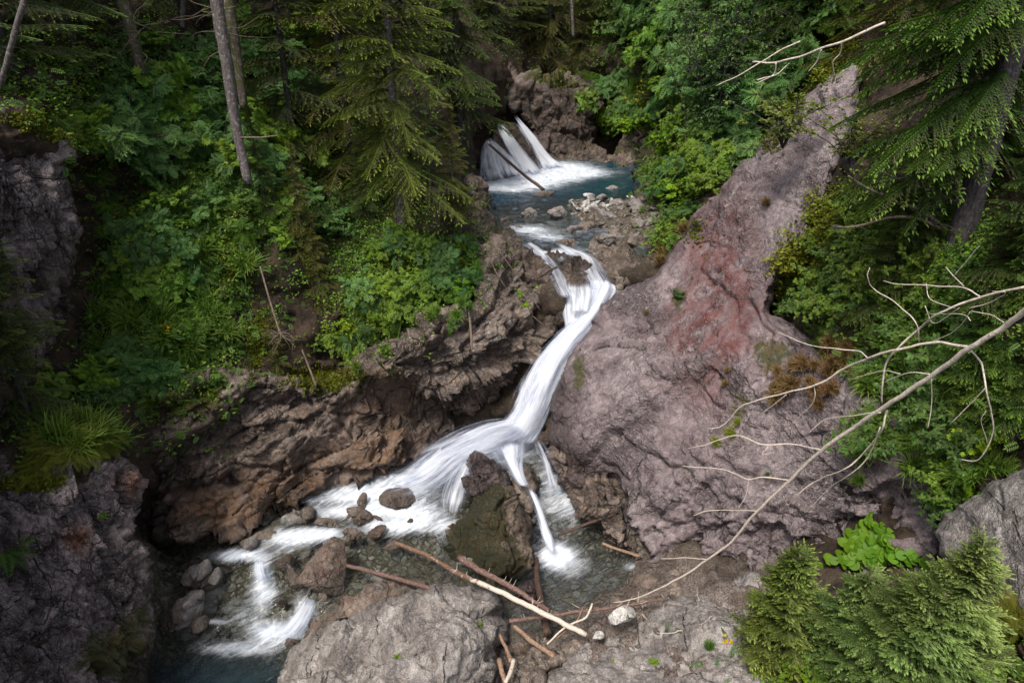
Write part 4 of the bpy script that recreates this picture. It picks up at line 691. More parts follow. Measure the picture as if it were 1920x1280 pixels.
def maple():
    P = np.zeros((5, 3)); a = np.radians([-75, -38, 0, 38, 75]); D = np.stack([np.cos(a), np.sin(a), -.15 + 0 * a], -1)
    V, Fq = stamp(LF_V, LF_F, P + [.0, 0, 0], frames(D, np.tile([0, 0, 1.], (5, 1))), np.array([[.6, .34, .3], [.85, .38, .3], [1, .42, .3], [.85, .38, .3], [.6, .34, .3]])); return V, Fq, np.tile(LF_T, 5)
MAP = maple(); SIM = (LF_V * [1, .55, 1], LF_F, LF_T)

def bough(r, L, tsp, ssp, sl, hang, sw=.28, upt=.0, wide=.42):
    """shoots of one conifer bough along +x"""
    s = np.arange(.12 * L, L, tsp) ; s = s + r.uniform(-.4, .4, len(s)) * tsp; s = np.repeat(s, 2); side = np.tile([1, -1], len(s) // 2).astype(float); n = len(s)
    axz = lambda x: -hang * .35 * x * x / L + upt * x
    tl = np.minimum((wide * (L - s) + .10), wide * 1.15 * L * .5 + .15) * r.uniform(.65, 1.15, n); az = np.radians(62 - 24 * s / L + r.normal(0, 15, n)) * side
    td = np.stack([np.cos(az), np.sin(az), -hang * r.uniform(.15, .7, n)], -1); td = norm(td); p0 = np.stack([s, 0 * s, axz(s)], -1)
    km = max(2, int(tl.max() / ssp)); t = np.arange(km)[None] * ssp + r.uniform(0, ssp, (n, 1)) * .5; ok = t < tl[:, None]
    P = p0[:, None] + td[:, None] * t[..., None]; P[..., 2] -= hang * .55 * t ** 2 / np.maximum(tl[:, None], .1); 
    out = [[], [], [], []]
    for sg in (1, -1):
        a = az[:, None] + sg * np.radians(r.uniform(28, 55, t.shape)); D = np.stack([np.cos(a), np.sin(a), -.15 - hang * r.uniform(.1, .6, t.shape)], -1)
        out[0].append(P[ok]); out[1].append(D[ok]); out[2].append((sl * r.uniform(.6, 1.2, t.shape) * (1 - .35 * t / tl[:, None].clip(.1)))[ok]); out[3].append((t / tl[:, None])[ok])
    e = p0 + td * tl[:, None]; e[:, 2] -= hang * .55 * tl; out[0].append(e); out[1].append(td + [0, 0, -.2]); out[2].append(np.full(n, sl * 1.15)); out[3].append(np.ones(n))
    x = np.arange(.1 * L, L, ssp); ax = np.stack([x, 0 * x, axz(x)], -1)
    for sg in (1, -1): out[0].append(ax); out[1].append(np.tile([1, sg * .6, -.1], (len(x), 1))); out[2].append(np.full(len(x), sl)); out[3].append(x / L)
    P = np.vstack(out[0]); D = norm(np.vstack(out[1])); l = np.concatenate(out[2]); tt = np.concatenate(out[3])
    W0 = p0; W1 = e
    return P, D, l, tt, (W0, W1, np.stack([x[[0, -1]], [0, 0], axz(x[[0, -1]])], -1))
def conifer(name, H, Lmax, seed, z0=.6, tsp=.13, ssp=.085, sl=.15, hang=.6, nper=5, dz=.42, tr=.16, mats=None, arc=None, top_pow=.8, up0=.1, sw=.3, wide=.42, thin=1.0, lean=(0, 0), lmin=.25):
    """spruce: trunk, needle crown and the bare branch stems; origin at the foot"""
    r = np.random.RandomState(seed); root = empty(name); PP, DD, LL, TT, CC, SV, SW = [], [], [], [], [], [], []
    z = z0; zi = 0
    while z < H - .15:
        f = 1 - z / H; Lb = Lmax * min(1.0, (f ** top_pow) * 1.15); n = max(3, int(nper * r.uniform(.7, 1.2)))
        for k in range(n):
            a = r.uniform(0, 2 * math.pi)
            if arc is not None and not arc(a, z): continue
            if r.rand() > thin: continue
            L = max(lmin, Lb * r.uniform(.5, 1.15)); P, D, l, tt, st = bough(r, L, tsp, ssp, sl, hang * r.uniform(.6, 1.3), upt=0, wide=wide)
            tilt = up0 + .5 * (1 - f) ** 2 - .35 * f * hang + r.normal(0, .14); ca, sa, ct, s_t = math.cos(a), math.sin(a), math.cos(tilt), math.sin(tilt)
            R = np.array([[ca * ct, -sa, -ca * s_t], [sa * ct, ca, -sa * s_t], [s_t, 0, ct]]); o = np.array([lean[0] * z, lean[1] * z, z + r.uniform(-.2, .2)])
            PP.append(P @ R.T + o); DD.append(D @ R.T); LL.append(l); TT.append(tt); CC.append(np.clip(r.uniform(.1, .9) * .6 + r.rand(len(l)) * .4, 0, 1)); 
            SV.append(st[0] @ R.T + o); SW.append(st[1] @ R.T + o); SV.append((st[2][:1]) @ R.T * 0 + o); SW.append(st[2][1:] @ R.T + o)
        z += dz * r.uniform(.7, 1.3) * (.5 + .5 * f)
    P, D, l, tt, c = np.vstack(PP), np.vstack(DD), np.concatenate(LL), np.concatenate(TT), np.concatenate(CC)
    V, Fq, _ = compose(KT_V, KT_F, KT_T, P, frames(D, np.tile([.02, .03, 1.], (len(P), 1))), np.stack([l, l * sw, l * sw], -1))
    t = np.repeat(tt ** 2 * .45, 6) + np.tile(KT_T, len(P)) * .6
    cr_ = kid(root, mesh_np('crown', V, Fq, mats[1], attrs={'c': np.repeat(c, 6), 't': t}, smooth=True))
    A, B = np.vstack(SV), np.vstack(SW); d = B - A; ln = np.linalg.norm(d, axis=1)
    V, Fq, _ = compose(KT_V * [1, 1, 1], KT_F, KT_T, A, frames(d, np.tile([.02, .03, 1.], (len(A), 1))), np.stack([ln, ln * .012 + .006, ln * .012 + .006], -1)); kid(root, mesh_np('branches', V, Fq, mats[2]))
    hh = np.linspace(-.6, H, 24); rr = tr * (1 - np.clip(hh / H, 0, 1)) ** .8 + .012; Pz = np.stack([hh * lean[0], hh * lean[1], hh], -1); Pz[:, :2] += fbm(np.stack([hh * .3, hh * 0 + seed, hh * 0], -1), 2)[:, None] * .05
    V, Fq = tube(Pz, rr, 10, .08, seed); kid(root, mesh_np('trunk', V, Fq, mats[0])); return root

def leafy(name, seed, H, R, nst, ll, tmpl, mats, up=.5, nt=7, lpt=6, stem=.012, flat=.5, tsp=.5, down=.0, c0=.5):
    """broadleaved bush or young tree: stems and foliage"""
    r = np.random.RandomState(seed); root = empty(name); ST = []; LP, LD, LU, LC = [], [], [], []
    for k in range(nst):
        a = r.uniform(0, 6.28); rad = R * math.sqrt(r.rand()); h = H * r.uniform(.6, 1.0) * (1 - .35 * (rad / R) ** 2)
        e = np.array([math.cos(a) * rad, math.sin(a) * rad, h]); m = e * [.35, .35, .55] + r.normal(0, .05, 3) * H
        ax = cr([[0, 0, -.1], m, e], 8); ST.append(tube(ax, np.linspace(stem, stem * .35, 8), 4, cap=False)); cb = r.uniform(.1, .9)
        for j in range(nt):
            t = r.uniform(.25, 1) if nt > 1 else 1; p = ax[min(7, int(t * 8))]; b = r.uniform(0, 6.28); L = tsp * H * .45 * r.uniform(.4, 1) * (1.1 - .4 * t)
            d = norm(np.array([math.cos(b), math.sin(b), up * r.uniform(-.4, 1)])); q = p + d * L; q[2] -= down * L; ST.append(tube(np.array([p, (p + q) / 2 + [0, 0, .04 * L], q]), [stem * .4, stem * .3, stem * .15], 3, cap=False))
            n = int(lpt * r.uniform(.6, 1.3)) + 1; u = r.uniform(.15, 1.05, n)[:, None]; pos = p + (q - p) * u; sd = np.where(r.rand(n) < .5, 1., -1.)
            per = np.cross(d, [0, 0, 1.]); dd = d * r.uniform(.2, .9, n)[:, None] + per * (sd * r.uniform(.5, 1.1, n))[:, None] + [0, 0, 1] * r.uniform(-.45 - down, .3, n)[:, None]
            LP.append(pos); LD.append(dd); LU.append(np.array([0, 0, 1.]) + r.normal(0, flat, (n, 3))); LC.append(np.clip(cb * .5 + .5 * r.rand(n), 0, 1))
    LP, LD, LU, LC = np.vstack(LP), np.vstack(LD), np.vstack(LU), np.concatenate(LC); s = ll * r.uniform(.6, 1.25, len(LP))
    V, Fq, t = compose(*tmpl, LP, frames(LD, LU), s); kid(root, mesh_np('foliage', V, Fq, mats[1], attrs={'c': np.repeat(LC, len(tmpl[0])), 't': t}))
    V, Fq = join(ST); kid(root, mesh_np('stems', V, Fq, mats[0])); return root
def fern(name, seed, L, n, mat):
    r = np.random.RandomState(seed); VV, FF, TT, CC, o = [], [], [], [], 0
    for k in range(n):
        a = 6.28 * k / n + r.normal(0, .25); Lf = L * r.uniform(.7, 1.1); s = np.linspace(0, 1, 23); rise = r.uniform(.35, .75)
        ax = np.stack([s * Lf * .9, 0 * s, Lf * (rise * s - .85 * rise * s ** 2.2 * 1.15)], -1); T = norm(np.gradient(ax, axis=0)); m = 22
        i = np.arange(2, m); w = Lf * .21 * np.sin(np.pi * np.clip((i / m) ** .75 * .93 + .07, 0, 1)) ** .8
        for sg in (1, -1):
            D = T[i] * .35 + np.array([0, sg, -.12]); v, f = stamp(LF_V, LF_F, ax[i], frames(D, np.tile([0, 0, 1.], (len(i), 1))), np.stack([w + .02, np.full(len(i), Lf * .024), np.full(len(i), Lf * .03)], -1))
            ca, sa = math.cos(a), math.sin(a); v = v @ np.array([[ca, -sa, 0], [sa, ca, 0], [0, 0, 1]]).T; VV.append(v); FF.append(f + o); o += len(v); TT.append(np.tile(LF_T, len(i))); CC.append(np.full(len(v), r.uniform(.2, .9)))
        v, f = tube(ax, np.linspace(.006, .002, 23), 3, cap=False); v = v @ np.array([[ca, -sa, 0], [sa, ca, 0], [0, 0, 1]]).T; VV.append(v); FF.append(f + o); o += len(v); TT.append(np.zeros(len(v))); CC.append(np.full(len(v), .3))
    return mesh_np(name, np.vstack(VV), np.vstack(FF), mat, attrs={'c': np.concatenate(CC), 't': np.concatenate(TT)})
def tuft(name, seed, L, n, mat, spread=.6, w=.012, hang=1.0):
    r = np.random.RandomState(seed); a = r.uniform(0, 6.28, n); l = L * r.uniform(.5, 1.1, n); k = 6; s = np.linspace(0, 1, k)[None]; out = r.uniform(.2, 1, n) * spread
    x = (l * out)[:, None] * (s ** 1.3) * 1.2; z = l[:, None] * (s * (1.1 - .4 * out[:, None]) - hang * out[:, None] * s ** 2 * .9); b0 = r.normal(0, L * .12, (n, 2)); ww = w * (1 - s ** 2) + .001
    P = np.stack([x * np.cos(a)[:, None] + b0[:, :1], x * np.sin(a)[:, None] + b0[:, 1:], z], -1); sd = np.stack([-np.sin(a), np.cos(a), 0 * a], -1)[:, None] * ww[..., None]
    V = np.stack([P - sd, P + sd], 2).reshape(-1, 3); i = (np.arange(n)[:, None] * 2 * k + np.arange(k - 1)[None] * 2).ravel(); Fq = np.stack([i, i + 1, i + 3, i + 2], -1)
    return mesh_np(name, V, Fq, mat, attrs={'c': np.repeat(r.rand(n), 2 * k), 't': np.tile(np.repeat(np.linspace(0, 1, k), 2), n)})

M['bark_grey'] = bark_mat('grey_bark', (.07, .058, .055), (.15, .13, .125), la=.6)
M['bark_dark'] = bark_mat('dark_bark', (.025, .022, .024), (.07, .062, .065), la=.12)
M['bark_moss'] = bark_mat('mossy_bark', (.05, .04, .032), (.12, .10, .08), la=.4, mossy=.8)
M['twig'] = bark_mat('dry_twig', (.10, .075, .055), (.20, .16, .12), la=.1)
M['needle'] = leaf_mat('spruce_needles', (.03, .045, .012), (.13, .175, .03), (.32, .40, .08), .28)
M['needle_dark'] = leaf_mat('dark_spruce_needles', (.018, .034, .013), (.085, .13, .028), (.19, .27, .06), .25)
M['needle_olive'] = leaf_mat('olive_spruce_needles', (.045, .045, .016), (.15, .155, .036), (.26, .28, .06), .25)
M['needle_fresh'] = leaf_mat('fresh_spruce_needles', (.018, .042, .013), (.09, .17, .032), (.30, .48, .10), .3)
M['needle_young'] = leaf_mat('young_spruce_needles', (.05, .07, .016), (.21, .27, .055), (.45, .52, .14), .2)
M['needle_blue'] = leaf_mat('soft_spruce_needles', (.05, .085, .024), (.21, .30, .08), (.45, .58, .20), .2)
M['leaf_mid'] = leaf_mat('green_leaves', (.055, .10, .016), (.21, .34, .05), None, .3)
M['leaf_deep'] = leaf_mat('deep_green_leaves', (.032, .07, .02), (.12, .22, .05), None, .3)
M['leaf_blue'] = leaf_mat('bluish_leaves', (.05, .11, .035), (.18, .32, .10), None, .3)
M['leaf_bright'] = leaf_mat('bright_leaves', (.10, .18, .014), (.30, .45, .05), None, .35)
M['leaf_pale'] = leaf_mat('pale_birch_leaves', (.07, .13, .035), (.22, .32, .10), None, .35)
M['leaf_yellow'] = leaf_mat('yellowish_leaves', (.12, .15, .04), (.32, .36, .10), None, .35)
M['leaf_lime'] = leaf_mat('butterbur_leaves', (.09, .19, .02), (.20, .34, .045), None, .35)
M['fern'] = leaf_mat('fern_fronds', (.045, .09, .014), (.17, .30, .045), None, .35)
M['fern_olive'] = leaf_mat('olive_fern_fronds', (.09, .11, .015), (.22, .23, .045), None, .35)
M['grass'] = leaf_mat('green_grass', (.035, .075, .012), (.15, .25, .04), (.22, .31, .07), .3)
M['grass_dry'] = leaf_mat('dry_grass', (.10, .065, .03), (.26, .18, .08), (.30, .20, .09), .3)
M['grass_lime'] = leaf_mat('lime_grass', (.07, .11, .015), (.24, .30, .04), (.30, .32, .06), .3)
M['mosscush'] = leaf_mat('yellow_moss', (.06, .07, .008), (.19, .21, .025), (.28, .30, .04), .15)
M['flower'] = leaf_mat('yellow_petals', (.55, .30, .01), (.75, .48, .02), None, .2)

def place(o, px, py, s=1.0, rz=None, dz=0.0, tilt=0.0, Y=None, push=0.0):
    if Y is not None: p = at(float(px), float(py), float(Y)); n = np.array([0, -.5, .8])
    else:
        p, n = hit(px, py)
        if p is None: p = at(float(px), float(py), float(TY(px, py))); n = np.array([0, 0, 1.])
    o.location = Vector(p + np.array([0, 0, dz]) + n * push); rz = rs.uniform(0, 6.28) if rz is None else rz
    h = Vector((n[0], n[1], 0)); ax = Vector((-h.y, h.x, 0)); R = Matrix.Identity(3)
    if tilt and h.length > .05: R = Matrix.Rotation(tilt * math.acos(max(-1, min(1, n[2]))), 3, ax.normalized())
    o.rotation_euler = (R @ Matrix.Rotation(rz, 3, 'Z')).to_euler(); o.scale = (s, s, s) if np.isscalar(s) else s
    return o
# ------------------------------------------------------------------ trees
NM = lambda n, b='bark_dark': (M[b], M[n], M['twig'])
scatter_up = True
t = conifer('spruce_tree', 13, 2.9, 11, z0=2.5, tsp=.12, ssp=.065, sl=.115, hang=.7, nper=6, dz=.36, thin=.85, sw=.26, tr=.16, mats=NM('needle', 'bark_grey'), wide=.40)
tag(place(t, 756, 462, 1, 0.6, dz=-.2), 'tall drooping yellow green spruce on the left bank whose boughs hide the upper fall', 'spruce tree')
S = [conifer('spruce_tree', 12, 2.6, 20 + k, z0=.7, tsp=.14, ssp=.085, sl=.135, hang=[.7, .4, .65][k], nper=6, dz=.42, thin=.85, sw=.26, tr=.15, mats=NM(['needle_dark', 'needle_dark', 'needle_olive'][k]), wide=.42) for k in range(3)]
used_S = set()
def spr(k, px, py, s, label, Y=None, dz=-.3, rz=None):
    o = S[k] if k not in used_S else copy_tree(S[k]); used_S.add(k); tag(o, label, 'spruce tree', 'spruces on the gorge banks'); place(o, px, py, s, rz=rz, Y=Y, dz=dz)
spr(0, 560, 330, .8, 'dark bushy spruce just right of the tall grey trunk')
spr(2, 655, 300, 1.0, 'olive spruce standing close behind the tall drooping spruce')
spr(0, 860, 215, 1.0, 'spruce with light green boughs reaching toward the upper fall')
spr(2, 1030, 118, 1.0, 'brownish spruce with thin drooping boughs above the dark overhang')
spr(1, 780, 90, 1.15, 'dark spruce behind the top of the tall drooping spruce')
spr(1, 930, 60, 1.1, 'dark spruce at the top edge, left of the brownish one')
spr(0, 1130, 50, 1.2, 'dark spruce at the top edge, right of the brownish one')
spr(1, 1215, 40, 1.2, 'shaded spruce behind the pale birch crown')
spr(0, 1480, 120, 1.0, 'mid green spruce up the right bank behind the bare top branch')
spr(1, 1400, 40, 1.2, 'tall dark spruce at the top right of the pale birch')
spr(1, 1560, 60, 1.1, 'dark spruce above the mossy top of the leaning slab')
spr(2, 1680, 110, 1.0, 'spruce half hidden behind the big bright spruce at the right')
spr(1, 120, 40, 1.0, 'gloomy spruce at the top left corner behind the thin leaning stem')
spr(0, 330, 10, 1.1, 'dark spruce on the skyline left of the twin trunks')
spr(1, 640, 60, 1.2, 'spruce high between the twin trunks and the tall drooping spruce')
spr(1, 20, 120, .8, 'small dark spruce by the upper left rock wall')
spr(2, 570, 470, .30, 'small drooping olive spruce above the brown cliff')
spr(2, 600, 560, .26, 'small spruce with bare brown lower twigs above the brown cliff')
spr(0, 500, 420, .32, 'small dark spruce beside the mossy boulder on the left bank')
spr(2, 520, 690, .20, 'stunted spruce clinging to the rim of the brown cliff')
spr(0, 690, 400, .32, 'low spruce in the shade left of the tall drooping spruce')
spr(2, 850, 395, .3, 'low spruce beside the pool, under the drooping boughs')
spr(2, 1090, 135, .55, 'smaller drooping spruce rooted on top of the dark overhang')
spr(1, 990, 60, .8, 'dark spruce at the top edge straight above the upper fall')
spr(0, 1270, 370, .22, 'young spruce at the right edge of the blue pool')
spr(1, 60, 790, .42, 'dark bushy spruce at the left edge in front of the rock wall', dz=-.2)
spr(1, 20, 640, .40, 'dark spruce climbing the left rock wall')
S2 = [conifer('spruce_tree', 9, 2.4, 40 + k, z0=.4, tsp=.11, ssp=.075, sl=.13, hang=.55, nper=6, dz=.36, tr=.12, mats=NM('needle_fresh' if k else 'needle_dark'), wide=.45) for k in range(2)]
R_T = [(1555, 560, .30, 1, 'low spreading spruce on the mossy right edge of the leaning slab'), (1640, 600, .36, 0, 'dark low spruce behind the upper bare twigs'), (1560, 650, .26, 1, 'small spruce drooping over the slab beside the bare branch'), (1860, 720, .42, 1, 'blue green spruce at the right edge behind the long bare branch'), (1800, 860, .28, 1, 'small bright spruce below the long bare branch'), (1910, 800, .33, 1, 'yellow tipped spruce cut by the right edge'), (1700, 540, .34, 0, 'shaded spruce beside the foot of the dark trunk'), (1890, 560, .45, 0, 'dark spruce right of the dark trunk'), (1385, 285, .2, 1, 'small spruce on the left edge of the slab top')]
u2 = set()
for px, py, s, k, lb in R_T:
    o = S2[k] if k not in u2 else copy_tree(S2[k]); u2.add(k); tag(o, lb, 'spruce tree', 'spruces above the slab'); place(o, px, py, s, dz=-.1)
# the big spruce at the right: trunk in shade, long bright boughs toward the slab
def arc_r(a, z):
    x, y = math.cos(a + 2.0), math.sin(a + 2.0)
    return not (y < -.25 and x > -.75 and z < 9)
t = conifer('spruce_tree', 14, 3.0, 51, z0=2.6, tsp=.09, ssp=.052, sl=.105, hang=.8, nper=10, dz=.28, tr=.24, mats=NM('needle_fresh'), wide=.30, top_pow=.6, up0=.0, sw=.28, arc=arc_r)
tag(place(t, 1785, 490, 1, 2.0, dz=-.2), 'big spruce at the right with fresh green boughs sweeping over the slab top', 'spruce tree')
# saplings near the viewer
def sapling(seed, H, L, n, px, py, label, Y=None, **k):
    t = conifer('spruce_sapling', H, L, seed, z0=.1, tsp=.06, ssp=.045, sl=.075, hang=.16, nper=n, dz=.13, tr=.025, mats=(M['twig'], M[k.pop('m')], M['twig']), up0=.25, sw=.36, wide=.5, lmin=.12, **k); tag(place(t, px, py, 1, dz=0, Y=Y), label, 'spruce sapling')
sapling(61, 2.7, .85, 9, 1452, 1240, 'dense conical spruce sapling at the left of the bottom right group', m='needle_young', top_pow=.65)
sapling(62, 2.6, 1.35, 10, 1690, 1330, 'broad soft green spruce sapling filling the bottom right foreground', m='needle_blue', top_pow=.55)
sapling(63, 1.9, .9, 9, 1590, 1230, 'smaller blue green spruce sapling between the conical one and the butterbur', m='needle_blue')
sapling(64, 3.1, 1.1, 6, 1740, 1290, 'tallest spruce sapling with a bare leader shoot in front of the speckled boulder', m='needle_blue', top_pow=.9)
# bare trunks of the left bank
def trunk(name, pts, w0, w1, mat, label, cat='tree trunk', k=12, parts=None):
    P = at(*np.array(ctrl_pts(pts)).T[:2], np.array(ctrl_pts(pts)).T[2]); C = cr(P, 24); dist = (C - CAM) @ np.array([0, cp, -sp_]); r = np.linspace(w0, w1, 24) / 2 * dist / F
    V, Fq = tube(C - P[0], r, k, .12, w0); root = empty(name, P[0]); b = kid(root, mesh_np('trunk', V, Fq, mat)); return tag(root, label, cat), P[0]
def twigs(root, org, n, seed, c, spread, mat, ln=.8, name='dead_branch'):
    r = np.random.RandomState(seed); T = []
    for i in range(n):
        p = c[r.randint(len(c))]; d = norm(r.normal(size=3) * [1, .6, .25] + [0, 0, -.15]); L = ln * r.uniform(.4, 1); q = [p]
        for k in range(5): d = norm(d + r.normal(0, .28, 3) + [0, 0, -.07]); q.append(q[-1] + d * L / 5)
        T.append(tube(cr(q, 9), np.linspace(.014, .004, 9), 4, cap=False))
    V, Fq = join(T); kid(root, mesh_np(name, V - org, Fq, mat))
a, o = trunk('tree', [(466, 345, 19.9), (445, 250, 20.1), (425, 120, 20.2), (404, -15, 20.3), (390, -200, 20.4)], 16, 27, M['bark_grey'], 'tall bare grey spruce trunk speckled with lichen on the left bank', 'tree')
twigs(a, o, 16, 3, at(np.array([407, 412, 404, 420]), np.array([20, 60, 5, 95]), np.full(4, 21.2)), 1, M['twig'], 2.0)
b = kid(a, mesh_np('dead_branch', *[x if i else x - o for i, x in enumerate(tube(at(np.array([452, 490, 522.]), np.array([258, 258, 254.]), np.array([20.0, 19.8, 19.6])), [.03, .025, .015], 6))], M['twig']))
a, o = trunk('tree', [(458, 205, 21.5), (445, 110, 21.6), (428, -15, 21.8), (415, -200, 22)], 15, 24, M['bark_moss'], 'second lichen crusted trunk close behind the tall bare grey one', 'tree')
a, o = trunk('tree', [(266, 140, 21), (248, 60, 21), (228, -10, 21.2), (200, -200, 21.5)], 18, 26, M['bark_moss'], 'dim mossy trunk near the top left', 'tree'); twigs(a, o, 14, 5, at(np.array([262, 266, 250]), np.array([60, 100, 40]), np.full(3, 20.9)), 1, M['twig'], 1.6)
a, o = trunk('tree', [(342, 52, 24), (343, -10, 24), (343, -200, 24)], 8, 10, M['bark_grey'], 'thin dim trunk between the mossy trunk and the tall grey one', 'tree')
a, o = trunk('tree', [(-2, 162, 15.8), (12, 120, 15.8), (28, 60, 15.8), (48, -10, 15.8), (80, -150, 16)], 9, 12, M['bark_grey'], 'thin grey stem leaning right at the top left corner', 'tree')
a, o = trunk('tree', [(1075, 70, 41), (1072, 0, 41), (1070, -100, 41)], 5, 6, M['bark_grey'], 'slim grey trunk far up above the dark overhang', 'tree')
a, o = trunk('broken_stem', [(527, 630, 17.8), (505, 560, 18.3), (488, 500, 18.8)], 4, 3, M['twig'], 'thin dead spruce pole hanging over the brown cliff rim', 'dead stem'); twigs(a, o, 26, 7, at(np.array([527., 526]), np.array([628., 624]), np.array([17.8, 17.8])), 1, M['twig'], .8)
trunk('broken_stem', [(592, 722, 17.4), (580, 690, 17.6), (566, 655, 17.8)], 5, 3, M['twig'], 'short reddish stick below the dead spruce pole', 'dead stem')
trunk('broken_stem', [(885, 656, 19.2), (882, 610, 19.6), (877, 572, 20.2)], 5, 4, M['twig'], 'short pale stick hanging down the lichen spotted rock nose', 'dead stem')
# ------------------------------------------------------------------ broadleaved trees and bushes
def put(t, px, py, label, cat, group=None, s=1.0, **k): tag(t, label, cat, group); return place(t, px, py, s, **k)
put(leafy('birch_tree', 71, 7.5, 2.3, 26, .15, SIM, (M['bark_dark'], M['leaf_pale']), nt=26, lpt=12, tsp=.35, down=.4, stem=.04), 1330, 270, 'pale leaved birch high on the right bank above the yellow flowers', 'birch tree', dz=-.5)
put(leafy('rowan_tree', 72, 4.0, 1.7, 16, .36, PIN, (M['bark_dark'], M['leaf_blue']), nt=12, lpt=6, tsp=.4, stem=.03), 1360, 275, 'bluish green rowan leaning from a dark curved stem on the right bank', 'rowan tree', dz=-.3)
put(leafy('shrub', 73, 1.5, 1.4, 16, .09, SIM, (M['bark_dark'], M['leaf_yellow']), nt=12, lpt=9, tsp=.6, flat=.6, stem=.018), 1590, 318, 'yellowish small leaved shrub growing across the upper slab', 'shrub', Y=15.5, dz=.1, s=.95)
put(leafy('shrub', 74, 1.2, 1.5, 14, .09, SIM, (M['bark_dark'], M['leaf_yellow']), nt=12, lpt=9, tsp=.6, flat=.6, stem=.015), 1470, 262, 'yellowish shrub on the left rim of the slab top', 'shrub', Y=18.8, dz=-.1, s=1.3)
LS = [leafy('shrub', 80, 1.1, .9, 12, .24, PIN, (M['twig'], M['leaf_blue']), nt=9, lpt=5, stem=.012), leafy('shrub', 81, 1.0, .8, 13, .125, MAP, (M['twig'], M['leaf_mid']), nt=11, lpt=9, stem=.012),
      leafy('shrub', 82, .8, .8, 14, .11, SIM, (M['twig'], M['leaf_deep']), nt=12, lpt=9, stem=.01), leafy('shrub', 83, .6, .6, 12, .10, MAP, (M['twig'], M['leaf_bright']), nt=9, lpt=9, stem=.01),
      leafy('shrub', 84, .9, .9, 14, .10, SIM, (M['twig'], M['leaf_mid']), nt=12, lpt=9, stem=.01), leafy('shrub', 85, .8, .8, 12, .30, SIM, (M['twig'], M['leaf_mid']), nt=6, lpt=5, stem=.01)]
FN = [fern('fern', 90 + k, .68, 9 + k % 3, M['fern']) for k in range(4)]; FO = [fern('fern', 95 + k, .62, 11, M['fern_olive']) for k in range(2)]
TG = [tuft('grass_tuft', 100 + k, .7, 150, M['grass']) for k in range(3)]; TD = [tuft('grass_tuft', 105 + k, .55, 150, M['grass_dry']) for k in range(2)]; TL = [tuft('grass_tuft', 108, .5, 150, M['grass_lime'])]
SRC = set()
def scatter(src, poly, n, smin, smax, label, cat, group, tilt=.6, dz=0, push=.05, maxdist=None):
    P = np.array(poly, float); c = tr = 0
    while c < n and tr < n * 25:
        tr += 1; x = rs.uniform(P[:, 0].min(), P[:, 0].max()); y = rs.uniform(P[:, 1].min(), P[:, 1].max())
        if not poly_dist(np.array([x]), np.array([y]), P)[0][0]: continue
        b = src[rs.randint(len(src))]; SRC.add(b.name); o = copy_tree(b); place(o, x, y, rs.uniform(smin, smax), dz=dz, tilt=tilt, push=push); tag(o, label, cat, group); c += 1
LB = [(200,380),(330,350),(440,350),(480,440),(460,600),(400,650),(420,720),(280,760),(200,720),(170,600),(210,480)]
scatter(FN, LB, 40, .8, 1.3, 'green fern among the grass on the steep bank above the brown cliff', 'fern', 'ferns on the left bank')
scatter(LS[:2] + LS[4:5], [(240,330),(420,330),(420,520),(250,560)], 16, .7, 1.2, 'leafy bush on the steep bank left of the tall grey trunk', 'shrub', 'bushes on the left bank')
scatter(TG, LB, 40, .8, 1.4, 'hanging green grass tuft on the steep bank above the brown cliff', 'grass tuft', 'grass tufts on the left bank')
scatter([LS[0]], [(200,650),(330,650),(300,740),(210,720)], 6, .6, .9, 'bluish leaved bush overhanging the left end of the brown cliff', 'shrub', 'bushes over the left cliff end')
MB = [(640,560),(700,470),(780,440),(890,440),(910,480),(880,560),(800,570),(730,620),(650,690),(600,680)]
scatter(LS[:2] + LS[3:5], MB, 48, .5, .9, 'bright bush on the bank at the foot of the tall drooping spruce', 'shrub', 'bushes under the drooping spruce')
scatter(FN, MB, 16, .6, .9, 'fern in the bright undergrowth above the rock nose', 'fern', 'ferns above the rock nose')
scatter(TG + TL, [(720,620),(880,560),(890,590),(740,660),(610,720),(600,680)], 10, .5, .8, 'grass tuft along the rim above the rock nose', 'grass tuft', 'grass on the rock nose rim')
scatter(LS, [(440,340),(560,340),(640,420),(600,480),(460,460)], 16, .6, 1.0, 'leafy bush at the base of the tall grey trunk', 'shrub', 'bushes by the grey trunk')
scatter(LS[:3], [(160,60),(620,60),(640,320),(460,330),(180,340),(120,200)], 44, .9, 1.6, 'dim leafy bush in the shaded forest at the upper left', 'shrub', 'bushes in the shaded forest')
scatter(FN, [(60,200),(240,200),(420,300),(180,340)], 14, .9, 1.3, 'fern in the shade above the left rock wall', 'fern', 'ferns in the shade')
scatter(FO, [(50,830),(190,800),(215,840),(120,888),(40,890)], 22, .8, 1.2, 'olive fern on top of the dark blocky cliff', 'fern', 'ferns on the blocky cliff')
scatter(TG, [(90,780),(210,770),(210,840),(100,850)], 8, .9, 1.3, 'long grass tuft behind the ferns on the blocky cliff', 'grass tuft', 'grass on the blocky cliff')
scatter(LS[1:3] + LS[5:], [(90,720),(200,700),(180,790),(80,800)], 7, .7, 1., 'dark leafy plant in the hollow above the blocky cliff', 'shrub', 'plants in the dark hollow')
place(tag(copy_tree(FN[1]), 'green fern poking in at the left edge below the olive ferns', 'fern'), 8, 1035, 1.0, tilt=.5)
RB = [(1080,240),(1180,150),(1330,130),(1420,240),(1400,300),(1330,370),(1250,380),(1230,300),(1190,270)]
scatter(LS[:1] + LS[1:2] + LS[3:5], RB, 60, .9, 1.7, 'green bush on the right bank beside the blue pool', 'shrub', 'bushes right of the blue pool')
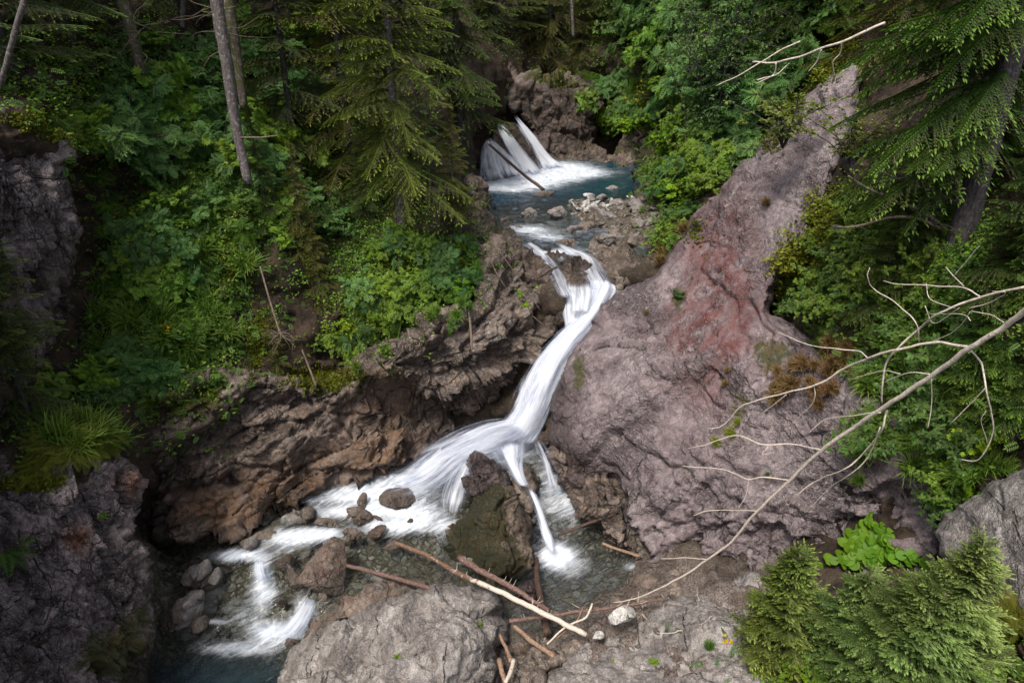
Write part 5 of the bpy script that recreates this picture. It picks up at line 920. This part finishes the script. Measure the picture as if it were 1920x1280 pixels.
scatter([LS[5]], [(1090,190),(1180,180),(1190,240),(1100,250)], 9, .9, 1.3, 'large leaved plant below the pale birch, left of the yellow flowers', 'shrub', 'large leaved plants by the pool')
scatter(FN, [(1100,150),(1200,140),(1220,220),(1110,220)], 10, 1.2, 1.8, 'fern on the bank above the blue pool', 'fern', 'ferns above the blue pool')
scatter(LS[:3], [(1120,0),(1600,0),(1560,120),(1420,220),(1150,140)], 40, 1.3, 2.4, 'green bush in the forest at the upper right', 'shrub', 'bushes in the upper right forest')
scatter(LS[2:5], [(1260,370),(1350,310),(1400,260),(1390,300),(1300,400),(1250,470),(1230,460)], 18, .6, .9, 'small bush along the left edge of the leaning slab', 'shrub', 'bushes along the slab edge')
scatter(TD, [(1240,440),(1290,400),(1290,440),(1240,500),(1220,500)], 9, .8, 1.2, 'straw coloured grass tuft at the left foot of the slab edge', 'grass tuft', 'dry grass by the slab edge')
scatter(TG + TG + LS[2:3], [(1600,660),(1760,560),(1880,560),(1900,640),(1780,900),(1660,880),(1560,820),(1640,740)], 46, .6, 1.1, 'bright green grass tuft on the right slope under the bare branch', 'grass tuft', 'grass on the right slope')
scatter(TD, [(1450,700),(1560,640),(1640,660),(1620,730),(1560,790),(1440,760)], 26, .6, .95, 'dry brown grass tuft on the ledge crossed by the bare branches', 'grass tuft', 'dry grass on the ledge')
scatter(LS[2:5] + TG, [(1700,860),(1900,820),(1900,880),(1790,960),(1720,900)], 26, .5, .85, 'leafy plant on the slope above the speckled boulder', 'shrub', 'plants above the speckled boulder')
scatter(FN, [(1740,900),(1880,850),(1880,890),(1790,940)], 8, .5, .8, 'green fern hanging over the speckled boulder', 'fern', 'ferns above the speckled boulder')
scatter([LS[4], LS[2]], [(1530,380),(1620,380),(1800,420),(1860,560),(1650,560),(1480,600),(1480,520)], 34, .6, 1.0, 'low green shrub in the shade of the big right spruce', 'shrub', 'shrubs under the right spruce')
for i, (x, y, s) in enumerate([(1375, 815, .75), (1345, 830, .6), (1385, 795, .5)]): place(tag(copy_tree(TL[0]), ['largest lime grass tuft hanging from the slab crack', 'lower lime grass tuft at the slab crack', 'upper small lime grass tuft at the slab crack'][i], 'grass tuft', 'lime grass on the slab'), x, y, s, tilt=.7, push=.05); SRC.add(TL[0].name)
for x, y, s, lb in [(1440, 385, .6, 'dry grass tuft high on the slab'), (1365, 720, .4, 'dry grass tuft on the slab above its lower crack'), (1365, 695, .3, 'tiny dry grass tuft just above another on the slab'), (1215, 590, .35, 'small dry tuft on the left shoulder of the slab')]: place(tag(copy_tree(TD[0]), lb, 'grass tuft'), x, y, s, tilt=.7, push=.05); SRC.add(TD[0].name)
for x, y, s, lb, k in [(1610, 905, .55, 'grass clump on the grey rock left of the speckled boulder', 0), (1330, 1215, .4, 'grass clump on the sloping ledge beside the conical sapling', 1), (1440, 890, .2, 'tiny grass tuft under the bare branch on the slab', 0), (840, 625, .3, 'grass tuft on the lichen spotted rock nose', 1)]: place(tag(copy_tree(TG[k]), lb, 'grass tuft'), x, y, s, tilt=.5); SRC.add(TG[k].name)
for x, y, s, lb, k in [(744, 1232, .16, 'tiny green sprig on the large grey boulder', 3), (898, 1172, .14, 'tiny yellowish sprig in a hollow of the large grey boulder', 3), (1228, 1242, .22, 'small green plant on the ledge at the bottom', 3), (1270, 560, .35, 'little shrub rooted in the face of the slab', 2), (985, 575, .3, 'leafy sprig hanging on the bank beside the cascade', 3), (976, 552, .25, 'upper leafy sprig on the bank beside the cascade', 3), (396, 715, .45, 'light leaved plant hanging from the brown cliff rim', 1), (192, 970, .2, 'tiny plant in a crack of the dark blocky cliff', 3), (843, 612, .35, 'small bush on the lichen spotted rock nose', 2), (1150, 1240, .1, 'tiny sprig in a crack of the lower ledge', 3)]: place(tag(copy_tree(LS[k]), lb, 'plant'), x, y, s, tilt=.6); SRC.add(LS[k].name)
scatter(FO, [(1840,1180),(1920,1130),(1940,1290),(1830,1290)], 5, .7, .95, 'yellow green fern in the bottom right corner', 'fern', 'ferns in the bottom right corner')
scatter([LS[5], LS[1]], [(1790,1180),(1870,1180),(1860,1260),(1780,1280)], 5, .4, .55, 'bright leafy plant beside the corner fern', 'shrub', 'plants beside the corner fern')
scatter(LS[1:5], [(1460,1230),(1560,1220),(1560,1290),(1480,1290)], 12, .4, .6, 'low leafy plant under the conical sapling', 'shrub', 'plants under the sapling')
# butterbur: round leaves, each on its own stalk
def butterbur():
    root = empty('butterbur', tuple(atz(1625., 1045., 4.1))); r = np.random.RandomState(4); th = np.linspace(.25, 6.03, 17); V0 = [[0, 0, -.12]]
    rim = np.stack([np.cos(th) * (1 + .06 * np.sin(th * 9)), np.sin(th) * (1 + .06 * np.sin(th * 9)), .05 * np.sin(th * 5)], -1); mid = rim * [.5, .5, .3] - [0, 0, .03]
    TV = np.vstack([V0, mid, rim]); n = 17; Fq = [[0, 1 + i, 2 + i, 2 + i] for i in range(n - 1)]
    Fq = [[0, 1 + i, 2 + i, 1 + i + 1] for i in range(0)] + [[1 + i, 1 + n + i, 2 + n + i, 2 + i] for i in range(n - 1)] + [[0, 1 + i, 2 + i, 3 + i] for i in range(0, n - 2, 2)]
    k = 0
    for i in range(150):
        px = r.normal(1622, 36); py = 1068 - r.uniform(0, 90) * max(0, 1 - abs(px - 1625) / 90) + r.uniform(-6, 6)
        p, _ = hit(px, py)
        if p is None: continue
        h = r.uniform(.10, .34); s = r.uniform(.085, .14); c = p + np.array([r.normal(0, .03), -h * .25, h]); N_ = norm(np.array([r.normal(0, .3), -.55 + r.normal(0, .2), .85])); X = norm(np.cross([0, 1, 0.], N_) + r.normal(0, .25, 3)); R = frames(X[None], N_[None])
        V, f = stamp(TV, np.array(Fq), c[None], R, np.array([s])); o = np.array(root.location)
        lf = kid(root, mesh_np('leaf', V - o, f, M['leaf_lime'], attrs={'c': np.full(len(V), r.rand()), 't': np.full(len(V), .5)}))
        v, f = tube(np.array([p - [0, 0, .05], (p + c) / 2 + [0, .02, 0], c]) - o, [.008, .006, .005], 5); kid(root, mesh_np('stalk', v, f, M['leaf_mid'], attrs={'c': np.full(len(v), .5), 't': np.full(len(v), .5)}))
    tag(root, 'patch of round lime green butterbur leaves behind the spruce saplings', 'butterbur')
butterbur()
# yellow flowers
for i, (x, y, n, sc, lb) in enumerate([(1203, 205, 60, .30, 'tall plant with clusters of yellow flowers on the bank above the blue pool'), (318, 614, 8, .09, 'small plant with two yellow flower heads on the left bank'), (1352, 1175, 4, .05, 'single small orange flower on the ledge by the conical sapling')]):
    p, nn = hit(x, y); root = empty('flowering_plant', tuple(p)); r = np.random.RandomState(i); sc2 = sc if i else .55
    P = r.normal(0, 1, (n, 3)) * [sc2, sc2 * .6, sc2 * .8] + [0, -.35, .45 * (sc2 / .3)]; V, Fq, t = compose(*SIM, np.repeat(P, 5, 0), frames(r.normal(size=(n * 5, 3)) * [1, 1, .4], np.tile([0, 0, 1.], (n * 5, 1))), np.full(n * 5, .1 if i == 0 else .06))
    kv, kf = len(V) // n, len(Fq) // n
    for q in range(n): kid(root, mesh_np('flower', V[q * kv:(q + 1) * kv], Fq[:kf], M['flower'], attrs={'c': r.rand(kv), 't': t[:kv]}))
    T = [tube(np.array([[0, 0, 0], q * .5 + [0, 0, .03], q]), [.008, .006, .004], 3, cap=False) for q in P[:30]]; V, Fq = join(T); kid(root, mesh_np('stems', V, Fq, M['leaf_mid'], attrs={'c': np.full(len(V), .4), 't': np.full(len(V), .4)})); tag(root, lb, 'flowering plant')
# ground cover and moss: uncountable
def inpoly(x, y, q):
    a, b = q, np.roll(q, -1, 0); c = (a[:, 1] > y) != (b[:, 1] > y); return bool((c & (x < (b[:, 0] - a[:, 0]) * (y - a[:, 1]) / (b[:, 1] - a[:, 1] + 1e-12) + a[:, 0])).sum() % 2)
def cover(name, label, regions, n, mat, tmpl, size, hgt, seed, cnt=7, col=(0, 1), excl=None):
    r = np.random.RandomState(seed); w = np.array([a[4] * a[2] * a[3] for a in regions]); w = w / w.sum(); P, Nn = [], []
    for i in range(n):
        a = regions[r.choice(len(regions), p=w)]; x, y = r.normal(a[0], a[2] * .55), r.normal(a[1], a[3] * .55)
        if not (-60 < x < 1980 and -60 < y < 1340) or (excl and any(q[:, 0].min() < x < q[:, 0].max() and q[:, 1].min() < y < q[:, 1].max() and inpoly(x, y, q) for q in excl)): continue
        p, nn = hit(x, y)
        if p is None or blobs(np.array([x]), np.array([y]), BED)[0] > .8: continue
        P.append(p); Nn.append(nn)
    P, Nn = np.repeat(np.array(P), cnt, 0), np.repeat(np.array(Nn), cnt, 0); m = len(P); P = P + r.normal(0, hgt * .9, (m, 3)) * [1, 1, .4] + Nn * r.uniform(0, hgt, (m, 1)); D = r.normal(size=(m, 3)) * [1, 1, .5] + Nn * .5
    V, Fq, t = compose(*tmpl, P, frames(D, Nn + r.normal(0, .4, (m, 3)) + [0, 0, .6]), size * r.uniform(.6, 1.4, m)); k = len(tmpl[0])
    tag(mesh_np(name, V, Fq, mat, attrs={'c': np.repeat(r.uniform(*col, m), k), 't': t}), label, kind='stuff')
UL = [(330,560,150,200,1),(450,330,180,120,.8),(760,500,130,90,1.6),(680,600,70,70,1.2),(200,150,250,150,.5),(1300,220,130,150,1),(1560,170,60,90,.4),(1700,480,200,150,.8),(1750,720,150,130,.8),(1100,40,220,60,.7),(600,200,250,200,.5),(1700,1220,200,80,1),(110,800,90,50,.6),(880,400,30,40,.7)]
EX = [q[::6] for n_, q in OUT if n_ in ('leaning_slab', 'boulder') or (n_ == 'cliff' and q[:, 0].max() < 300)]
cover('undergrowth', 'mixed small leaved undergrowth over the forest banks', UL + [(1080,110,80,35,.9),(960,90,50,30,.7)], 11000, M['leaf_mid'], SIM, .09, .14, 1, 8, excl=EX)
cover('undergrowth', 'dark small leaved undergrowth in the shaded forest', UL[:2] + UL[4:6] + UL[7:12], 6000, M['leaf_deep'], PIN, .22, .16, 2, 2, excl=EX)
cover('ground_moss', 'yellow green moss cushions on ledges and slab rims', [(1520,125,40,25,3),(1570,85,30,25,2.5),(1475,195,25,20,1.5),(1440,265,25,25,.5),(1545,450,30,60,.8),(1500,500,30,50,.8),(1590,380,40,30,.5),(450,280,40,90,.6),(430,490,22,50,1.),(480,640,18,50,.8),(395,740,14,16,.6),(335,765,14,14,.6),(75,225,50,18,.9),(120,250,40,16,.7),(610,710,60,20,.8),(60,905,50,14,.8),(1300,430,20,30,.3),(1060,150,40,10,.3),(560,400,40,30,.6)], 9000, M['mosscush'], (KT_V, KT_F, KT_T), .05, .035, 3, 6)
cover('ground_moss', 'bright yellow green moss hanging along the top rim of the leaning slab', [(1525,120,40,25,1),(1575,80,25,22,1),(1480,190,22,20,.8),(1550,430,30,50,.7),(1495,510,30,45,.8)], 2600, M['mosscush'], SIM, .10, .12, 5, 9)
for b in LS + FN + FO + TG + TD + TL:
    for ch in KIDS.get(b.name, []): bpy.data.objects.remove(ch)
    bpy.data.objects.remove(b)
for k, s in enumerate(S): assert k in used_S
# ------------------------------------------------------------------ bare branches and driftwood
def wood_mat(name, a, b, bare=None):
    m, nt, out = new_mat(name); N = NT(nt); P = N.obj(); n = N.noise(P, 18, 5, .7); n2 = N.noise(P, 3.5, 4, .6); col = N.mix(N.ramp(n, .35, .65), a, b)
    if bare: col = N.mix(N.ramp(N.math('ADD', N.attr('bare'), N.math('MULTIPLY', N.math('SUBTRACT', n2, .5), 1.0)), .42, .52), col, bare)
    col = N.mix(N.math('MULTIPLY', N.ramp(N.noise(P, 30, 3), .62, .7), .7), col, (.03, .022, .018))
    nt.links.new(N.bsdf(col, .7, N.bump(n, .7, .015), .3), out.inputs[0]); return m
M['pale_wood'] = wood_mat('bleached_wood', (.45, .38, .31), (.66, .58, .50)); M['red_wood'] = wood_mat('reddish_bark', (.10, .06, .05), (.22, .14, .115)); M['log'] = wood_mat('half_stripped_log', (.12, .07, .05), (.26, .16, .11), (.60, .52, .44)); M['dark_wood'] = wood_mat('wet_bark', (.04, .026, .02), (.10, .06, .045)); M['orange_wood'] = wood_mat('broken_wood', (.18, .11, .075), (.34, .23, .16))
def stick(name, pts, w0, w1, mat, root=None, org=None, rough=.12, k=8, attrs=False, n=None):
    C = ctrl_pts(pts); P = at(*np.array(C).T[:2], np.array(C).T[2]); n = n or max(8, len(P) * 5); Q = cr(P, n); Q = Q + np.stack([fbm(Q * 3 + j * 9, 2) for j in range(3)], -1) * .012 * (1 if w0 < 6 else 1.5)
    dist = (Q - CAM) @ np.array([0, cp, -sp_]); r = np.linspace(w0, w1, n) / 2 * dist / F; V, Fq = tube(Q, r, k, rough, w0 * 7 + len(P)); o = mesh_np(name, V if root is None else V - org, Fq, mat, attrs={'bare': np.r_[np.repeat(np.linspace(0, 1, n), k), 0, 1]} if attrs else None)
    if root: kid(root, o)
    return o, Q, r
org = at(1920., 585., 7.6); fb = empty('bare_branch', tuple(org)); tag(fb, 'long bare bleached branch reaching in from the right across the slab', 'branch')
MAINB = [(1960, 560, 7.3), (1920, 585, 7.6), (1870, 622, 7.9), (1815, 655, 8.2), (1745, 705, 8.7), (1650, 768, 9.4), (1590, 808, 9.9), (1527, 855, 10.4), (1478, 903, 10.8), (1419, 958, 11.2), (1376, 1010, 11.5), (1330, 1046, 11.8), (1270, 1085, 12.1), (1200, 1118, 12.4), (1150, 1130, 12.5)]
stick('limb', MAINB, 12, 1.6, M['pale_wood'], fb, org, n=90, k=10)
mb = np.array(MAINB)
def depth_near(px): return float(np.interp(-px, -mb[:, 0], mb[:, 2]))
SUB = [([(1925,536),(1835,558),(1760,588),(1724,615),(1683,653),(1660,685),(1654,725),(1653,755)],6,3),([(1817,650),(1790,647),(1750,642),(1683,655),(1626,672),(1582,692),(1529,722),(1482,734),(1411,753),(1384,766),(1357,796),(1325,805)],7.5,1.6),
 ([(1626,669),(1609,658),(1559,653),(1515,645),(1458,623)],3.2,1.5),([(1723,642),(1717,605),(1683,571),(1643,544),(1626,521),(1631,502)],3.2,1.5),([(1838,556),(1804,539),(1750,536),(1683,532),(1655,527)],3.5,1.6),([(1807,537),(1787,516),(1772,500)],2.5,1.3),([(1789,516),(1812,490),(1836,460)],2.4,1.2),
 ([(1821,658),(1841,682),(1848,726),(1858,773),(1860,816),(1835,860),(1800,862)],5,1.6),([(1848,726),(1817,759),(1780,796)],2.6,1.3),([(1744,700),(1700,699),(1656,717)],3,1.5),([(1688,700),(1650,695),(1596,712)],2.2,1.2),([(1747,709),(1747,752),(1740,803)],3,1.4),
 ([(1662,769),(1655,800),(1643,820),(1610,860),(1582,880),(1532,900),(1495,927),(1478,946),(1469,930)],5,1.5),([(1650,800),(1628,857),(1592,890),(1555,914),(1515,957)],3,1.3),([(1651,773),(1599,779),(1549,786),(1515,813)],3.6,1.4),([(1539,842),(1482,832),(1428,833),(1381,816),(1324,833),(1287,842)],4,1.5),
 ([(1478,900),(1431,894),(1401,897),(1354,879),(1280,874)],3.6,1.3),([(1419,957),(1364,956),(1330,957),(1300,966)],2.8,1.2),([(1324,1048),(1280,1045),(1240,1047)],2.2,1.2),([(1404,899),(1399,927),(1384,954)],2.2,1.2),([(1527,722),(1525,752),(1482,798)],2.4,1.2),([(1475,739),(1424,778)],2.2,1.2),
 ([(1735,573),(1752,605),(1800,577)],2,1.2),([(1817,578),(1860,565),(1885,548),(1860,546)],2.4,1.2),([(1735,532),(1745,560),(1790,578)],2.0,1.2),([(1820,600),(1805,590),(1740,588)],2.2,1.2),([(1882,604),(1860,590),(1820,583)],2.8,1.4),([(1820,584),(1790,620),(1745,642)],2.2,1.3),([(1440,836),(1430,850),(1452,848)],1.8,1),([(1848,770),(1840,790),(1852,830)],1.8,1)]
for pts, a, b in SUB: a *= .8; stick('side_branch', [(x, y, depth_near(min(x, 1930)) + .12 * math.sin(i * 1.7 + x) + .1) for i, (x, y) in enumerate(pts)], a, b, M['pale_wood'], fb, org, k=6)
org = at(1640., 50., 13.); tb = empty('bare_branch', tuple(org)); tag(tb, 'thin dry branch arching over the moss at the top of the slab', 'branch')
stick('limb', [(1660, 42, 13), (1582, 77, 13.3), (1542, 91, 13.6), (1498, 107, 14), (1451, 118, 14.3), (1411, 116, 14.6)], 5, 3, M['pale_wood'], tb, org)
for pts in ([(1500,78),(1468,92),(1424,119),(1381,144),(1344,161)], [(1579,79),(1576,100),(1562,118),(1566,145)], [(1540,92),(1532,115),(1515,135)], [(1455,118),(1450,140),(1417,157)], [(1420,150),(1455,140),(1480,120)]): stick('side_branch', [(x, y, 14 + .1 * i) for i, (x, y) in enumerate(pts)], 3, 1.4, M['pale_wood'], tb, org, k=6)
for lb, pts, w in [('dark mossy limb curving down from the yellowish shrub to the right', [(1590,330),(1620,350),(1650,363),(1683,380),(1723,393),(1760,420)], 8), ('upper dark limb behind the yellowish shrub', [(1633,312),(1683,336),(1757,363),(1800,380)], 5), ('pale crooked dead limb in front of the shaded trunk foot', [(1560,424),(1600,425),(1676,407),(1720,410),(1760,428)], 6)]:
    C = [(x, y, 13.2) for x, y in pts]; o_ = at(*map(float, C[0])); rt_ = empty('dead_limb', tuple(o_)); tag(rt_, lb, 'branch'); stick('limb', C, w * .6, w, M['bark_moss'] if 'pale' not in lb else M['twig'], rt_, o_)
    r = np.random.RandomState(len(pts))
    for j in range(7):
        q = C[r.randint(len(C))]; a = r.uniform(-2.8, .3); L = r.uniform(25, 60); stick('side_branch', [q, (q[0] + math.cos(a) * L * .5, q[1] + math.sin(a) * L * .5 + 4, 13.1), (q[0] + math.cos(a + .4) * L, q[1] + math.sin(a + .4) * L, 13.0)], 2.6, 1.1, M['bark_dark'], rt_, o_, k=5)
def logs(name, pts, w0, w1, mat, label, cat='log', tw=0, seed=0, **k):
    C = ctrl_pts(pts); o_ = at(*map(float, C[0])); rt_ = empty(name, tuple(o_)); tag(rt_, label, cat); _, Q, r_ = stick('stem', pts, w0, w1, mat, rt_, o_, k=14, **k); r = np.random.RandomState(seed)
    for j in range(tw):
        q = Q[r.randint(2, len(Q) - 2)]; d = norm(np.array([r.normal(), r.normal() * .6, r.uniform(.2, 1.2)])); L = r.uniform(.08, .25); P = np.array([q, q + d * L * .6, q + d * L + [0, 0, .04]]); v, f = tube(cr(P, 6), np.linspace(.009, .004, 6), 5); kid(rt_, mesh_np('twig_stub', v - o_, f, M['pale_wood'] if mat is not M['dark_wood'] else M['twig']))
logs('driftwood_log', [(738,1016,'z',.45),(800,1040,'z',.75),(860,1075,'z',1.3),(915,1098,'z',1.75),(1000,1140,'z',1.5),(1100,1190,'z',1.1)], 8, 10, M['log'], 'long half stripped log lying from the pool across to the ledge', tw=12, seed=2, attrs=True, n=50, rough=.22)
logs('driftwood_log', [(862,1045,'z',1.2),(905,1072,'z',1.35),(960,1100,'z',1.3),(1000,1125,'z',1.2),(1030,1145,'z',1.0)], 12, 7, M['red_wood'], 'shorter rough barked log lying beside the long stripped one', tw=14, seed=3, rough=.3)
logs('driftwood_log', [(650,1059,'z',.55),(730,1080,'z',.75),(815,1106,'z',1.25),(850,1116,'z',1.4)], 7, 10, M['red_wood'], 'dark red log rising from the pool onto the large grey boulder', tw=3, seed=4)
logs('driftwood_log', [(955,1164,'z',1.05),(1050,1151,'z',1.0),(1150,1138,'z',1.15),(1235,1124,'z',1.35)], 7.5, 4.5, M['red_wood'], 'thin red brown log running right over the ledge toward the slab', tw=9, seed=5)
logs('driftwood_log', [(963,1171,'z',.8),(1000,1203,'z',.75),(1040,1230,'z',.75)], 8, 10, M['orange_wood'], 'short orange stick of wood on the low brown ledge', seed=6)
logs('driftwood_log', [(1005,1040,'z',.2),(1008,1090,'z',.4),(1018,1140,'z',.55),(1026,1188,'z',.6)], 9, 16, M['dark_wood'], 'dark sunken log pointing at the viewer between pool and ledge', seed=7)
logs('driftwood_log', [(1025,1207,'z',1.0),(1060,1175,'z',1.2),(1095,1160,'z',1.25),(1105,1145,'z',1.35),(1111,1131,'z',1.4)], 3.5, 4, M['pale_wood'], 'thin curved white stick crossing under the long stripped log', 'stick', seed=8)
logs('driftwood_log', [(1045,1195,'z',.8),(1080,1165,'z',1.05),(1092,1140,'z',1.25)], 3, 2, M['orange_wood'], 'thin orange twig beside the curved white stick', 'stick', seed=9)
logs('driftwood_log', [(938,1190,'z',.75),(948,1215,'z',.75),(960,1240,'z',.75)], 6, 8, M['orange_wood'], 'upright splintered stick beside the large grey boulder', 'stick', seed=10)
logs('driftwood_log', [(936,1235,'z',.8),(942,1262,'z',.8),(952,1290,'z',.8)], 10, 9, M['orange_wood'], 'broken branch piece at the bottom edge by the grey boulder', 'stick', seed=11)
logs('driftwood_log', [(964,1236,'z',1.0),(956,1262,'z',1.0),(948,1280,'z',1.0)], 8, 7, M['pale_wood'], 'pale broken stick crossing the branch piece at the bottom edge', 'stick', seed=12)
logs('driftwood_log', [(1048,1003,'z',.45),(1100,982,'z',.75),(1150,963,'z',1.1)], 5, 7, M['dark_wood'], 'dark wet pole leaning from the splash pool onto the slab', seed=13)
logs('driftwood_log', [(1130,1018,'z',.4),(1170,1033,'z',.45),(1200,1042,'z',.5)], 6, 5, M['orange_wood'], 'wet orange branch floating at the foot of the slab', seed=14)
logs('driftwood_log', [(915,268,'z',9.2),(950,300,'z',8.0),(985,330,'z',7.0),(1020,356,'z',6.3)], 5, 6, M['red_wood'], 'log leaning down across the upper waterfall into the pool', seed=15)
logs('dead_snag', [(1184,318,'z',7.6),(1190,345,'z',6.9),(1196,372,'z',6.4),(1188,400,'z',6.2)], 4, 5, M['dark_wood'], 'thin dead snag standing in the shallow pool beside the right bank', 'snag', tw=4, seed=16)
logs('driftwood_log', [(1195,345,'z',6.8),(1240,315,'z',7.6),(1275,290,'z',8.4)], 4, 5, M['dark_wood'], 'dark fallen stem sloping up the right bank from the pool', seed=17)
for lb, pts in [('leaning dry stem on the bank beside the rock nose', [(905,430,23.8),(925,500,21.6),(965,560,21.2),(1020,610,20.6)]), ('thin hanging stem near the leafy sprigs by the cascade', [(900,440,23),(935,470,22),(985,540,21.5),(1012,580,21)])]: logs('dry_stem', pts, 1.8, 1.2, M['twig'], lb, 'stick', seed=18)
a, o_, _ = stick('curved_trunk', [(1362, 268, 28), (1345, 235, 28), (1325, 200, 28), (1318, 160, 28), (1290, 130, 28)], 7, 4, M['bark_dark']); tag(a, 'dark curved stem standing among the pale leaves of the right bank', 'tree trunk')

# small fallen twigs on the near bank
r_ = np.random.RandomState(12); tws = []
for k in range(3):
    P = np.cumsum(np.vstack([[0, 0, .01], r_.normal(0, .02, (5, 3)) * [1, 1, .25] + [.07, 0, 0]]), 0); v, f = tube(cr(P, 12), np.linspace(.009, .004, 12), 5); tws.append(mesh_np('twig', v, f, M['twig'] if k else M['pale_wood']))
for i in range(36):
    x, y = r_.uniform(1000, 1340), r_.uniform(1100, 1260); p, n = hit(x, y)
    if p is None or n[2] < .6: continue
    o = tws[i % 3].copy(); COL.objects.link(o); o.location = p + n * .012; o.rotation_euler = (0, r_.uniform(-.2, .2), r_.uniform(0, 6.3)); s = r_.uniform(.5, 1.5); o.scale = (s, s, s); tag(o, 'short dry twig lying on the bare bank by the driftwood', 'twig', 'fallen twigs on the near bank')
for b in tws: bpy.data.objects.remove(b)
